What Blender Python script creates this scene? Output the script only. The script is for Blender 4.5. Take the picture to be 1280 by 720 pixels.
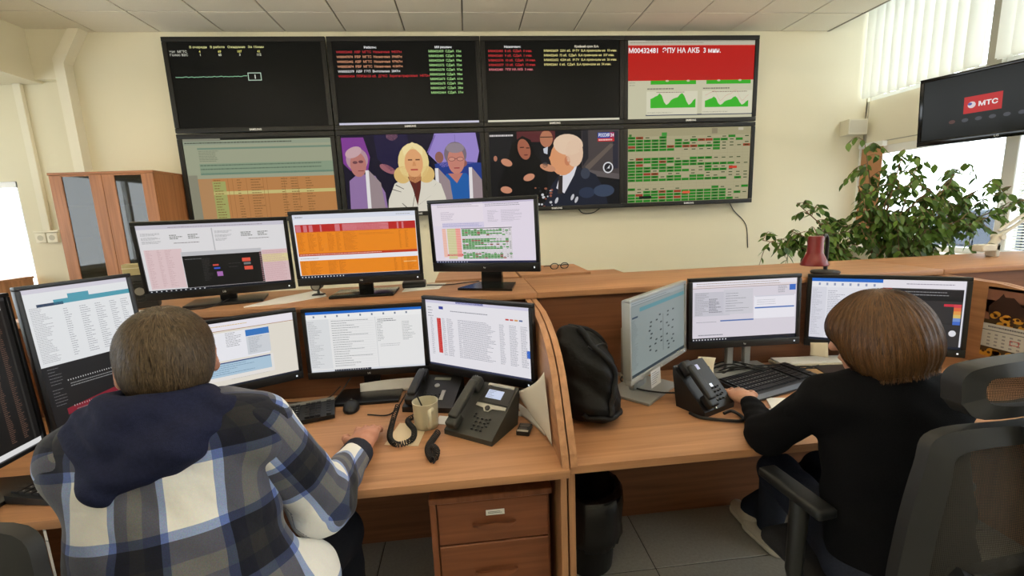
import bpy, bmesh, math, random
import numpy as np
from mathutils import Matrix, Vector, Euler
PI = math.pi
random.seed(7)
for o in list(bpy.data.objects):
    bpy.data.objects.remove(o, do_unlink=True)
S = bpy.context.scene
COL = S.collection

# ------------------------------------------------------------------ camera
cam_d = bpy.data.cameras.new('camera'); cam = bpy.data.objects.new('camera', cam_d); COL.objects.link(cam)
cam_d.sensor_fit = 'HORIZONTAL'; cam_d.sensor_width = 36.0; cam_d.lens = 551.95 / 1280 * 36
cam_d.clip_start = 0.02
_r = Vector((0.99406719, -0.10128006, -0.03965814)); _u = Vector((0.05582159, 0.16212049, 0.98519079)); _f = Vector((0.09335079, 0.98155962, -0.16681227))
M = Matrix((_r, _u, -_f)).transposed().to_4x4(); M.translation = (0, 0, 1.53)
cam.matrix_world = M
S.camera = cam

# ------------------------------------------------------------------ world, lights, exposure
W = bpy.data.worlds.new('world'); S.world = W; W.use_nodes = True
bg = W.node_tree.nodes['Background']
bg.inputs[0].default_value = (0.90, 0.95, 1.0, 1); bg.inputs[1].default_value = 6.0
S.view_settings.view_transform = 'Standard'; S.view_settings.look = 'None'
S.view_settings.gamma = 1.0; S.view_settings.use_curve_mapping = False
S.view_settings.exposure = -0.10
FILL_E = 21.0            # emission of the added fill lights, out of view
SCREEN = 0.94          # emission of lit screens
def area(name, loc, rot, sx, sy, power, color=(1, 1, 1), portal=False):
    d = bpy.data.lights.new(name, 'AREA'); d.shape = 'RECTANGLE'; d.size = sx; d.size_y = sy
    d.energy = power; d.color = color
    if portal: d.cycles.is_portal = True
    o = bpy.data.objects.new(name, d); COL.objects.link(o); o.location = loc; o.rotation_euler = rot
    return o
# portals: the window strips of the right wall and the glazed opening at the left
area('daylight_portal', (5.02, 1.0, 1.55), (0, PI/2, 0), 1.2, 8.2, 1, portal=True)
area('daylight_portal', (5.02, 1.0, 3.25), (0, PI/2, 0), 1.3, 8.2, 1, portal=True)

# ------------------------------------------------------------------ colour and material helpers
def s2l(v):
    v = v / 255.0
    return v / 12.92 if v <= 0.04045 else ((v + 0.055) / 1.055) ** 2.4
def lin(c, a=1.0):
    if isinstance(c, str):
        c = c.lstrip('#'); c = tuple(int(c[i:i+2], 16) for i in (0, 2, 4))
    return (s2l(c[0]), s2l(c[1]), s2l(c[2]), a)
MATS = {}
def newmat(name):
    m = bpy.data.materials.new(name); m.use_nodes = True
    return m, m.node_tree.nodes, m.node_tree.links, m.node_tree.nodes['Principled BSDF']
def mat(name, col, rough=0.5, metal=0.0, spec=0.5, noise=0.0, nscale=60.0, bump=0.0, bscale=200.0, emis=None, estr=1.0, trans=0.0, alpha=1.0):
    if name in MATS: return MATS[name]
    m, N, L, b = newmat(name)
    c = lin(col)
    b.inputs['Base Color'].default_value = c
    b.inputs['Roughness'].default_value = rough; b.inputs['Metallic'].default_value = metal
    b.inputs['Specular IOR Level'].default_value = spec
    b.inputs['Transmission Weight'].default_value = trans
    b.inputs['Alpha'].default_value = alpha
    tc = N.new('ShaderNodeTexCoord')
    if noise:
        n = N.new('ShaderNodeTexNoise'); n.inputs['Scale'].default_value = nscale; n.inputs['Detail'].default_value = 4
        L.new(tc.outputs['Object'], n.inputs['Vector'])
        r = N.new('ShaderNodeValToRGB')
        r.color_ramp.elements[0].position = 0.3; r.color_ramp.elements[1].position = 0.7
        r.color_ramp.elements[0].color = tuple(x * (1 - noise) for x in c[:3]) + (1,)
        r.color_ramp.elements[1].color = tuple(min(1, x * (1 + noise)) for x in c[:3]) + (1,)
        L.new(n.outputs['Fac'], r.inputs['Fac']); L.new(r.outputs['Color'], b.inputs['Base Color'])
    if bump:
        n2 = N.new('ShaderNodeTexNoise'); n2.inputs['Scale'].default_value = bscale; n2.inputs['Detail'].default_value = 3
        L.new(tc.outputs['Object'], n2.inputs['Vector'])
        bp = N.new('ShaderNodeBump'); bp.inputs['Strength'].default_value = bump; bp.inputs['Distance'].default_value = 0.004
        L.new(n2.outputs['Fac'], bp.inputs['Height']); L.new(bp.outputs['Normal'], b.inputs['Normal'])
    if emis is not None:
        b.inputs['Emission Color'].default_value = lin(emis); b.inputs['Emission Strength'].default_value = estr
    MATS[name] = m
    return m
def wood(name, col, axis='x', dark=0.72, rough=0.42, spec=0.4):
    """beech laminate: noise stretched along the grain axis"""
    key = name + '_' + axis
    if key in MATS: return MATS[key]
    m, N, L, b = newmat(key)
    c = lin(col)
    tc = N.new('ShaderNodeTexCoord'); mp = N.new('ShaderNodeMapping')
    sc = {'x': (1.6, 38, 38), 'y': (38, 1.6, 38), 'z': (38, 38, 1.6)}[axis]
    mp.inputs['Scale'].default_value = sc
    L.new(tc.outputs['Object'], mp.inputs['Vector'])
    n = N.new('ShaderNodeTexNoise'); n.inputs['Scale'].default_value = 1.0; n.inputs['Detail'].default_value = 5; n.inputs['Distortion'].default_value = 0.6
    L.new(mp.outputs['Vector'], n.inputs['Vector'])
    r = N.new('ShaderNodeValToRGB'); e = r.color_ramp.elements
    e[0].position = 0.28; e[1].position = 0.72
    e[0].color = (c[0] * dark, c[1] * dark * 0.94, c[2] * dark * 0.88, 1); e[1].color = (min(1, c[0] * 1.12), c[1] * 1.12, c[2] * 1.12, 1)
    L.new(n.outputs['Fac'], r.inputs['Fac']); L.new(r.outputs['Color'], b.inputs['Base Color'])
    b.inputs['Roughness'].default_value = rough; b.inputs['Specular IOR Level'].default_value = spec
    MATS[key] = m
    return m
def screenmat(name='lit_screen', strength=SCREEN, rough=0.35, spec=0.25):
    if name in MATS: return MATS[name]
    m, N, L, b = newmat(name)
    a = N.new('ShaderNodeAttribute'); a.attribute_name = 'Col'
    b.inputs['Base Color'].default_value = (0.006, 0.006, 0.006, 1); b.inputs['Roughness'].default_value = rough; b.inputs['Specular IOR Level'].default_value = spec
    L.new(a.outputs['Color'], b.inputs['Emission Color']); b.inputs['Emission Strength'].default_value = strength
    MATS[name] = m
    return m
def printmat(name='printed', rough=0.6):
    """flat print: colour from the face colours, no light of its own"""
    if name in MATS: return MATS[name]
    m, N, L, b = newmat(name)
    a = N.new('ShaderNodeAttribute'); a.attribute_name = 'Col'
    L.new(a.outputs['Color'], b.inputs['Base Color']); b.inputs['Roughness'].default_value = rough
    MATS[name] = m
    return m
def glassmat(name='glass', tint=(235, 240, 240), rough=0.0, mixr=0.12, refl=(1, 1, 1)):
    if name in MATS: return MATS[name]
    m, N, L, b = newmat(name); N.remove(b)
    out = N['Material Output']
    t = N.new('ShaderNodeBsdfTransparent'); t.inputs[0].default_value = lin(tint)
    g = N.new('ShaderNodeBsdfGlossy'); g.inputs['Roughness'].default_value = rough; g.inputs['Color'].default_value = refl + (1,)
    mx = N.new('ShaderNodeMixShader'); mx.inputs[0].default_value = mixr
    L.new(t.outputs[0], mx.inputs[1]); L.new(g.outputs[0], mx.inputs[2]); L.new(mx.outputs[0], out.inputs['Surface'])
    MATS[name] = m
    return m
def clothmat(name, col, translucent=0.5):
    if name in MATS: return MATS[name]
    m, N, L, b = newmat(name); N.remove(b); out = N['Material Output']
    d = N.new('ShaderNodeBsdfDiffuse'); d.inputs[0].default_value = lin(col)
    t = N.new('ShaderNodeBsdfTranslucent'); t.inputs[0].default_value = lin(col)
    mx = N.new('ShaderNodeMixShader'); mx.inputs[0].default_value = translucent
    L.new(d.outputs[0], mx.inputs[1]); L.new(t.outputs[0], mx.inputs[2]); L.new(mx.outputs[0], out.inputs['Surface'])
    MATS[name] = m
    return m

# ------------------------------------------------------------------ mesh helpers
class MB:
    """collects shapes; build() links them as ONE mesh object"""
    def __init__(s): s.v = []; s.f = []; s.m = []; s.c = []
    def add(s, vs, fs, mi=0, M=None, col=None):
        o = len(s.v)
        if M is not None: vs = [tuple(M @ Vector(p)) for p in vs]
        s.v += [tuple(p) for p in vs]
        for f in fs: s.f.append([i + o for i in f]); s.m.append(mi); s.c.append(col)
        return s
    def box(s, x0, x1, y0, y1, z0, z1, mi=0, M=None, col=None):
        vs = [(x0, y0, z0), (x1, y0, z0), (x1, y1, z0), (x0, y1, z0), (x0, y0, z1), (x1, y0, z1), (x1, y1, z1), (x0, y1, z1)]
        return s.add(vs, [(0, 3, 2, 1), (4, 5, 6, 7), (0, 1, 5, 4), (1, 2, 6, 5), (2, 3, 7, 6), (3, 0, 4, 7)], mi, M, col)
    def rbox(s, x0, x1, y0, y1, z0, z1, b=0.004, seg=2, mi=0, M=None, col=None):
        bm = bmesh.new(); bmesh.ops.create_cube(bm, size=1)
        bmesh.ops.scale(bm, vec=(x1 - x0, y1 - y0, z1 - z0), verts=bm.verts)
        bmesh.ops.translate(bm, vec=((x0 + x1) / 2, (y0 + y1) / 2, (z0 + z1) / 2), verts=bm.verts)
        bmesh.ops.bevel(bm, geom=bm.edges[:], offset=b, segments=seg, affect='EDGES', profile=0.6)
        return s.bm(bm, mi, M, col)
    def bm(s, bm, mi=0, M=None, col=None):
        bm.verts.index_update()
        s.add([v.co[:] for v in bm.verts], [[v.index for v in f.verts] for f in bm.faces], mi, M, col); bm.free(); return s
    def prism(s, poly, a, b, axis='x', mi=0, M=None, col=None):
        """polygon in the two other axes (cyclic order: x->(y,z), y->(x,z), z->(x,y)) pushed from a to b"""
        def P(t, q): return {'x': (t, q[0], q[1]), 'y': (q[0], t, q[1]), 'z': (q[0], q[1], t)}[axis]
        n = len(poly); vs = [P(a, q) for q in poly] + [P(b, q) for q in poly]
        fs = [tuple(range(n)), tuple(range(2 * n - 1, n - 1, -1))] + [(i, i + n, (i + 1) % n + n, (i + 1) % n) for i in range(n)]
        return s.add(vs, fs, mi, M, col)
    def cyl(s, p0, p1, r0, r1=None, n=16, mi=0, M=None, caps=True, col=None):
        r1 = r0 if r1 is None else r1
        p0 = Vector(p0); p1 = Vector(p1); d = (p1 - p0).normalized()
        a = d.orthogonal().normalized(); b = d.cross(a)
        vs = []
        for p, r in ((p0, r0), (p1, r1)):
            for i in range(n):
                t = 2 * PI * i / n; vs.append(p + a * (r * math.cos(t)) + b * (r * math.sin(t)))
        fs = [(i, (i + 1) % n, (i + 1) % n + n, i + n) for i in range(n)]
        if caps: fs += [tuple(range(n - 1, -1, -1)), tuple(range(n, 2 * n))]
        return s.add(vs, fs, mi, M, col)
    def tube(s, pts, r, n=8, mi=0, M=None, col=None):
        pts = [Vector(p) for p in pts]; rs = r if isinstance(r, (list, tuple)) else [r] * len(pts)
        vs = []; prev = None
        for i, p in enumerate(pts):
            d = (pts[min(i + 1, len(pts) - 1)] - pts[max(i - 1, 0)])
            d = d.normalized() if d.length > 1e-9 else Vector((0, 0, 1))
            a = d.orthogonal().normalized() if prev is None else (prev - d * prev.dot(d)).normalized()
            prev = a; b = d.cross(a)
            for k in range(n):
                t = 2 * PI * k / n; vs.append(p + a * (rs[i] * math.cos(t)) + b * (rs[i] * math.sin(t)))
        fs = []
        for i in range(len(pts) - 1):
            for k in range(n):
                fs.append((i * n + k, i * n + (k + 1) % n, (i + 1) * n + (k + 1) % n, (i + 1) * n + k))
        fs += [tuple(range(n - 1, -1, -1)), tuple(range((len(pts) - 1) * n, len(pts) * n))]
        return s.add(vs, fs, mi, M, col)
    def lathe(s, prof, n=24, c=(0, 0, 0), mi=0, M=None, col=None):
        vs = []
        for r, z in prof:
            for k in range(n):
                t = 2 * PI * k / n; vs.append((c[0] + r * math.cos(t), c[1] + r * math.sin(t), c[2] + z))
        fs = []
        for i in range(len(prof) - 1):
            for k in range(n):
                fs.append((i * n + k, i * n + (k + 1) % n, (i + 1) * n + (k + 1) % n, (i + 1) * n + k))
        if prof[0][0] > 1e-6: fs.append(tuple(range(n - 1, -1, -1)))
        if prof[-1][0] > 1e-6: fs.append(tuple(range((len(prof) - 1) * n, len(prof) * n)))
        return s.add(vs, fs, mi, M, col)
    def ell(s, c, r, n=16, m=10, mi=0, M=None, col=None):
        vs = [(c[0], c[1], c[2] - r[2])]
        for i in range(1, m):
            a = -PI / 2 + PI * i / m
            for k in range(n):
                t = 2 * PI * k / n
                vs.append((c[0] + r[0] * math.cos(a) * math.cos(t), c[1] + r[1] * math.cos(a) * math.sin(t), c[2] + r[2] * math.sin(a)))
        vs.append((c[0], c[1], c[2] + r[2])); T = len(vs) - 1
        fs = [(0, 1 + (k + 1) % n, 1 + k) for k in range(n)]
        for i in range(m - 2):
            for k in range(n):
                a = 1 + i * n
                fs.append((a + k, a + (k + 1) % n, a + n + (k + 1) % n, a + n + k))
        a = 1 + (m - 2) * n
        fs += [(a + k, a + (k + 1) % n, T) for k in range(n)]
        return s.add(vs, fs, mi, M, col)
    def build(s, name, mats, parent=None, smooth=None, colors=False):
        me = bpy.data.meshes.new(name); me.from_pydata(s.v, [], s.f)
        if not isinstance(mats, (list, tuple)): mats = [mats]
        for m in mats: me.materials.append(m)
        if len(mats) > 1: me.polygons.foreach_set('material_index', s.m)
        if colors:
            at = me.color_attributes.new('Col', 'FLOAT_COLOR', 'CORNER'); k = 0
            buf = []
            for p, c in zip(me.polygons, s.c):
                buf += list(c if c else (0, 0, 0, 1)) * p.loop_total
            at.data.foreach_set('color', buf)
        me.update(); me.validate()
        if smooth is not None:
            me.shade_smooth(); me.set_sharp_from_angle(angle=math.radians(smooth))
        return link(name, me, parent)
def link(name, me, parent=None):
    o = bpy.data.objects.new(name, me); COL.objects.link(o)
    if parent is not None: o.parent = parent
    return o
def tag(o, label, cat, group=None, kind=None):
    if label: o['label'] = label
    if cat: o['category'] = cat
    if group: o['group'] = group
    if kind: o['kind'] = kind
    return o
def thing(name, label, cat, loc=(0, 0, 0), rotz=0.0, group=None):
    o = bpy.data.objects.new(name, None); COL.objects.link(o); o.empty_display_size = 0.1
    o.location = loc; o.rotation_euler = (0, 0, rotz)
    return tag(o, label, cat, group)
def struct(name, mb, mats, label, cat, parent=None, **k):
    o = mb.build(name, mats, parent, **k)
    if parent is None: tag(o, label, cat, kind='structure')
    return o
def copy_tree(o, parent=None):
    c = o.copy(); COL.objects.link(c); c.parent = parent
    for ch in [x for x in bpy.data.objects if x.parent == o]: copy_tree(ch, c)
    return c
def rotm(x=0, y=0, z=0, loc=(0, 0, 0)):
    return Matrix.Translation(loc) @ Euler((x, y, z)).to_matrix().to_4x4()
def arc(c, r, a0, a1, n, plane='xy'):
    return [(c[0] + r * math.cos(a0 + (a1 - a0) * i / n), c[1] + r * math.sin(a0 + (a1 - a0) * i / n)) for i in range(n + 1)]
def spline(pts, n=8):
    """Catmull-Rom through the points"""
    P = [Vector(p) for p in pts]; P = [P[0] * 2 - P[1]] + P + [P[-1] * 2 - P[-2]]; out = []
    for i in range(1, len(P) - 2):
        a, b, c, d = P[i-1], P[i], P[i+1], P[i+2]
        for k in range(n):
            t = k / n
            out.append(0.5 * ((2 * b) + (c - a) * t + (2 * a - 5 * b + 4 * c - d) * t * t + (3 * b - a - 3 * c + d) * t ** 3))
    out.append(P[-2]); return out

# ------------------------------------------------------------------ lettering and flat pictures (screens, prints)
_tc = {}
def text_mesh(s, bold=0.0):
    k = (s, bold)
    if k in _tc: return _tc[k]
    cu = bpy.data.curves.new('lettering', 'FONT'); cu.body = s; cu.size = 1.0; cu.resolution_u = 2; cu.offset = bold
    ob = bpy.data.objects.new('lettering', cu); COL.objects.link(ob)
    dg = bpy.context.evaluated_depsgraph_get(); ev = ob.evaluated_get(dg); me = ev.to_mesh()
    vs = [v.co[:] for v in me.vertices]; fs = [tuple(p.vertices) for p in me.polygons]
    ev.to_mesh_clear(); bpy.data.objects.remove(ob); bpy.data.curves.remove(cu)
    w = max([v[0] for v in vs], default=0.0)
    _tc[k] = (vs, fs, w); return _tc[k]
class Scr:
    """a flat picture drawn in its own pixel frame (origin top left), layered by a fraction of a millimetre; faces -y"""
    def __init__(s, w, h, PW, PH, eps=0.00012):
        s.mb = MB(); s.w = w; s.h = h; s.PW = PW; s.PH = PH; s.eps = eps; s.z = 0
    def p(s, x, y): return ((x / s.PW - 0.5) * s.w, -s.eps * s.z, (0.5 - y / s.PH) * s.h)
    def up(s): s.z += 1; return s
    def poly(s, pts, c):
        cc = lin(c)
        # clip to the picture frame
        pts = [(min(max(x, 0), s.PW), min(max(y, 0), s.PH)) for x, y in pts]
        a = sum(pts[i][0] * pts[(i+1) % len(pts)][1] - pts[(i+1) % len(pts)][0] * pts[i][1] for i in range(len(pts)))
        if a > 0: pts = pts[::-1]
        s.mb.add([s.p(x, y) for x, y in pts], [tuple(range(len(pts)))], 0, None, cc); return s
    def rect(s, x, y, w, h, c): return s.poly([(x, y), (x + w, y), (x + w, y + h), (x, y + h)], c)
    def ell(s, cx, cy, rx, ry, c, n=20, a0=0, rot=0):
        pts = []
        for i in range(n):
            t = 2 * PI * i / n; x = rx * math.cos(t); y = ry * math.sin(t)
            pts.append((cx + x * math.cos(rot) - y * math.sin(rot), cy + x * math.sin(rot) + y * math.cos(rot)))
        return s.poly(pts, c)
    def text(s, t, x, y, size, c, bold=0.0, width=None, align='l'):
        """baseline at y, size = cap-ish height in picture pixels; width squeezes the line to that many pixels"""
        vs, fs, w = text_mesh(t, bold)
        k = size; kx = (width / w) if width and w else k
        if align == 'c': x = x - w * kx / 2
        if align == 'r': x = x - w * kx
        s.mb.add([s.p(x + v[0] * kx, y - v[1] * k) for v in vs], fs, 0, None, lin(c)); return s
    def bars(s, x, y, w, n, dy, c, th=1.0, lo=0.4, hi=1.0, seed=1):
        """small unreadable lines of print"""
        R = random.Random(seed)
        for i in range(n):
            L = w * R.uniform(lo, hi); x0 = x
            while x0 < x + L:
                ww = min(R.uniform(3, 9) * s.PW / 400, x + L - x0)
                s.rect(x0, y + i * dy, max(ww, 0.6), th, c); x0 += ww + s.PW / 400 * 1.2
        return s
    def grid(s, x, y, w, h, nx, ny, c, th=0.5):
        for i in range(nx + 1): s.rect(x + w * i / nx - th / 2, y, th, h, c)
        for j in range(ny + 1): s.rect(x, y + h * j / ny - th / 2, w, th, c)
        return s
    def build(s, name, m, parent, loc=(0, 0, 0), rot=(0, 0, 0)):
        o = s.mb.build(name, m, parent, colors=True); o.location = loc; o.rotation_euler = rot; return o
def letters(t, size, m, parent, loc, rot=(PI/2, 0, 0), bold=0.01, name='lettering', depth=0.0006):
    """raised lettering on a thing, centred on loc"""
    vs, fs, w = text_mesh(t, bold)
    mb = MB(); mb.add([((v[0] - w / 2) * size, (v[1] - 0.35) * size, 0) for v in vs], fs)
    o = mb.build(name, m, parent); o.location = loc; o.rotation_euler = rot; return o
# ================================================================== THE ROOM
XR = 4.82; YB = 5.10; ZC = 3.45; XL = -6.2; YF = -3.6
m_wall = mat('cream_wall', (224, 217, 191), 0.85, spec=0.2, bump=0.15, bscale=260)
m_wallr = mat('pale_wall', (232, 226, 205), 0.8, spec=0.2, bump=0.1, bscale=260)
m_panel = mat('ceiling_fibre', (236, 230, 214), 0.9, spec=0.1, noise=0.05, nscale=180, bump=0.12, bscale=420)
m_grid = mat('ceiling_grid', (120, 114, 98), 0.6)
m_pvc = mat('white_plastic', (236, 236, 232), 0.35)
m_post = mat('grey_post', (172, 168, 152), 0.6)
m_tile = mat('floor_tile', (158, 156, 148), 0.45, noise=0.10, nscale=90)
m_grout = mat('grout', (62, 60, 56), 0.9)
m_glass = glassmat('window_glass', (250, 252, 252), 0, 0.04)

# floor: grout bed with single tiles laid in it
floor = struct('floor', MB().box(XL, XR + .2, YF, YB + .15, -0.12, -0.004), m_grout, 'pale grey tiled floor under the desks', 'floor')
tb = MB().rbox(-.2975, .2975, -.2975, .2975, -0.008, 0.0, 0.0015, 1); tme = None
for i in range(-9, 8):
    for j in range(-6, 7):
        x = 0.726 - 0.3 + 0.6 * i; y = 1.608 + 0.3 + 0.6 * j
        if x < -4.5 or x > 4.4 or y > 4.8: continue
        if tme is None: o = tb.build('floor_tile', m_tile, floor); tme = o.data
        else: o = link('floor_tile', tme, floor)
        o.location = (x, y, 0)

# dropped ceiling: grid plate with fibre panels in it, ends short of the window wall
XE = 4.27
ceiling = struct('ceiling', MB().box(XL, XE, YF, YB, ZC + 0.012, ZC + 0.05).box(XE - 0.025, XE, YF, YB, ZC - 0.004, ZC + .3), m_grid, 'dropped office ceiling of square fibre panels', 'ceiling')
pme = {}
x_lines = [-2.333 + 0.6 * k for k in range(-3, 12)]
LAMPS = set()
y_lines = [YB, 4.64] + [4.64 - 0.6 * k for k in range(1, 11)]
fill_cells = [(xi, yi) for xi in (2, 5, 8, 11) for yi in (3, 7, 10)]
for i in range(len(x_lines)):
    x0 = x_lines[i]; x1 = x0 + 0.6
    if x1 > XE: x1 = XE - 0.006
    if x1 - x0 < 0.1: continue
    for j in range(len(y_lines) - 1):
        w = round(x1 - x0, 3); d = round(y_lines[j] - y_lines[j + 1], 3)
        if (w, d) not in pme:
            pme[(w, d)] = MB().rbox(-w / 2 + .007, w / 2 - .007, -d / 2 + .007, d / 2 - .007, 0.0, 0.013, 0.002, 1).build('ceiling_panel', m_panel, ceiling).data
            o = bpy.data.objects[-1] if False else [q for q in ceiling.children if q.data == pme[(w, d)]][0]
        else: o = link('ceiling_panel', pme[(w, d)], ceiling)
        o.location = ((x0 + x1) / 2, (y_lines[j] + y_lines[j + 1]) / 2, ZC)
# left remainder of the ceiling beyond the panels
# invented fill lights hung out of view, shining up to brighten ceiling and walls
m_fillbody = mat('lamp_housing', (230, 230, 225), 0.4)
m_fill = mat('fill_diffuser', (255, 250, 240), 0.5, emis=(255, 244, 224), estr=FILL_E)
words = {2: 'leftmost', 5: 'second from the left', 8: 'third from the left', 11: 'rightmost'}
rows = {3: 'row above the counter', 7: 'row above the photographer', 10: 'row at the rear of the room'}
for (xi, yi) in fill_cells:
    x = x_lines[xi] + .3; y = (y_lines[yi] + y_lines[yi + 1]) / 2
    t = thing('added_fill_light', f'added fill light out of view, {words[xi]} in the {rows[yi]}', 'added light', (x, y, 3.10), 0, 'added fill lights')
    MB().box(-.60, .60, -.10, .10, -.045, -.03).box(-.60, .60, -.012, .012, -.03, .03).box(-.62, -.60, -.10, .10, -.03, .03).box(.60, .62, -.10, .10, -.03, .03).build('lamp_housing', m_fillbody, t)
    for sy in (-1, 1): MB().rbox(-.598, .598, sy * .055 - .04, sy * .055 + .04, -.0, .03, .012, 2).build('fill_cover', m_fill, t)
    for sx in (-.5, .5): MB().cyl((sx, 0, .03), (sx, 0, .35), .003, n=6).build('hanger', m_fillbody, t)

# back wall with the glazed opening at the far left
OX0, OX1, OZ0, OZ1 = -5.95, -4.535, 0.70, 2.05
bw = MB().box(OX1, XR + .2, YB, YB + .2, -.12, 4.3).box(XL, OX0, YB, YB + .2, -.12, 4.3).box(OX0, OX1, YB, YB + .2, -.12, OZ0).box(OX0, OX1, YB, YB + .2, OZ1, 4.3)
wall_back = struct('wall_back', bw, m_wall, 'cream painted wall behind the screens', 'wall')
struct('wall_left', MB().box(XL - .2, XL, YF, YB + .2, -.12, .90).box(XL - .2, XL, YF, YB + .2, 2.45, 4.3).box(XL - .2, XL, 4.55, YB + .2, .90, 2.45).box(XL - .2, XL, YF, -3.0, .90, 2.45), m_wall, 'cream side wall beyond the left edge', 'wall')
w4f = MB().box(XL - .12, XL - .06, -3.0, 4.55, .90, .96).box(XL - .12, XL - .06, -3.0, 4.55, 2.39, 2.45)  # invented window strip, added to brighten the left wall and ceiling
for k in range(6): w4f.box(XL - .12, XL - .04, -3.0 + 1.51 * k - .04, -3.0 + 1.51 * k + .04, .96, 2.39)
w4 = struct('window_4', w4f, m_pvc, 'added window strip in the unseen left wall, for fill light', 'window')
MB().box(XL - .09, XL - .084, -3.0, 4.55, .96, 2.39).build('pane', m_glass, w4)
area('daylight_portal', (XL - .21, .775, 1.675), (0, -PI/2, 0), 1.55, 7.5, 1, portal=True)
struct('wall_rear', MB().box(XL, XR + .2, YF - .2, YF, -.12, 4.3), m_wall, 'cream wall behind the photographer', 'wall')
# beam and pilaster in the left corner
trim1 = struct('trim_1', MB().box(XL, -4.10, YF, YB, 2.975, ZC + .012), m_wall, 'cream boxed beam under the ceiling at the left', 'beam')
trim2 = struct('trim_2', MB().prism([(-4.10, 2.995), (-3.85, 2.995), (-3.85, 3.20), (-3.69, ZC + .012), (-4.10, ZC + .012)], 5.012, YB, 'y'), m_wall, 'shaded cream bulkhead beside the corner beam', 'beam')
trim3 = struct('trim_3', MB().prism([(-3.895, 0), (-3.80, 0), (-3.80, 3.14), (-3.60, ZC + .012), (-3.70, ZC + .012), (-3.895, 3.18)], 4.995, YB, 'y'), m_wallr, 'cream pilaster with slanted top in the corner', 'pilaster')
# glazing of that opening
w3 = struct('window_3', MB().box(OX0, OX1, YB + .02, YB + .09, OZ1 - .06, OZ1).box(OX0, OX1, YB + .02, YB + .09, OZ0, OZ0 + .06).box(OX0, OX0 + .06, YB + .02, YB + .09, OZ0, OZ1).box(OX1 - .03, OX1, YB + .02, YB + .09, OZ0, OZ1).box(-5.28, -5.20, YB + .02, YB + .09, OZ0, OZ1), m_pvc, 'bright window with white frame at the far left', 'window')
MB().box(OX0, OX1, YB + .05, YB + .056, OZ0, OZ1).build('pane', m_glass, w3)
area('daylight_portal', ((OX0 + OX1) / 2, YB + .21, (OZ0 + OZ1) / 2), (-PI/2, 0, 0), OX1 - OX0, OZ1 - OZ0, 1, portal=True)

# window wall at the right
Z1, Z2, Z3, Z4 = 0.97, 2.13, 2.665, 3.95
posts = [3.80 - 1.30 * k for k in range(0, 6)]
rw = MB().box(XR, XR + .2, YF, YB + .2, -.12, Z1).box(XR, XR + .2, YF, YB + .2, Z2, Z3).box(XR, XR + .2, YF, YB + .2, Z4, 4.3)
rw.box(XR, XR + .2, 5.085, YB + .2, Z1, Z4).box(XR, XR + .2, YF, -3.2, Z1, Z4)
wall_right = struct('wall_right', rw, m_wallr, 'pale wall bands between the two window strips', 'wall')
struct('ceiling_upper', MB().box(XE - .3, XR + .2, YF, YB + .2, 4.3, 4.4).box(XE - .32, XE - .3, YF, YB, ZC + .3, 4.4), m_wallr, 'upper slab above the window recess', 'ceiling')['kind'] = 'structure'
for k, y in enumerate(posts):
    MB().box(XR - .01, XR + .15, y - .06, y + .06, Z3, Z4).build('post', m_post, wall_right)
# thin joint lines on the band between the windows (panel seams)
MB().box(XR - .006, XR, YF, 5.06, 2.176, 2.186).build('seam_strip', m_post, wall_right)
MB().box(XR - .006, XR, 5.058, 5.066, 2.19, 2.66).build('seam_strip', m_post, wall_right)
# upper window strip
ys = [5.085] + posts + [-3.2]
w1 = None
fr = MB(); gl = []
fr.box(XR + .04, XR + .10, -3.2, 5.085, Z3, Z3 + .05).box(XR + .04, XR + .10, -3.2, 5.085, Z4 - .05, Z4)
w1 = struct('window_1', fr, m_pvc, 'upper window strip behind white vertical blinds', 'window')
MB().box(XR + .066, XR + .072, -3.2, 5.085, Z3 + .05, Z4 - .05).build('pane', m_glass, w1)
# lower window strip: white plastic sashes
fr = MB().box(XR + .02, XR + .10, -3.2, 5.085, Z1, Z1 + .05).box(XR + .02, XR + .10, -3.2, 5.085, Z2 - .09, Z2)
muls = [3.575 - 1.35 * k for k in range(0, 6)]
for y in muls: fr.rbox(XR - .01, XR + .10, y - .055, y + .055, Z1 + .05, Z2 - .09, .006, 1)
w2 = struct('window_2', fr, m_pvc, 'lower window strip with white plastic sashes behind the plant', 'window')
edges = [5.085] + muls + [-3.2]
for a, b in zip(edges[:-1], edges[1:]):
    MB().box(XR + .056, XR + .062, b, a, Z1 + .05, Z2 - .09).build('pane', m_glass, w2)
for y in muls[:2]:
    hb = MB().rbox(XR - .028, XR - .010, y - .012, y + .012, 1.40, 1.46, .003, 1).tube([(XR - .028, y, 1.45), (XR - .055, y, 1.45), (XR - .058, y, 1.44), (XR - .058, y, 1.34)], .008, 8)
    hb.build('window_handle', m_pvc, w2, smooth=40)
sill = struct('trim_4', MB().rbox(XR - .16, XR + .02, -3.2, 5.085, Z1 - .045, Z1 - .005, .006, 1), m_pvc, 'white plastic window sill along the right wall', 'sill')

# wood-coloured roller blind on the first lower pane
rb = thing('roller_blind', 'orange-brown roller blind with pale cassette beside the ficus', 'blind', (XR - .04, 4.93, 2.12))
MB().rbox(-.035, .03, -.17, .155, .0, .06, .01, 1).build('cassette', m_pvc, rb)
MB().box(-.003, .003, -.145, .13, -1.1, .0).build('fabric', clothmat('blind_fabric', (196, 150, 112), .22), rb)
MB().box(-.012, .012, .13, .155, -1.1, .0).build('side_rail', m_pvc, rb)
MB().rbox(-.01, .01, -.145, .13, -1.125, -1.1, .004, 1).build('bottom_bar', m_pvc, rb)

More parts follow.
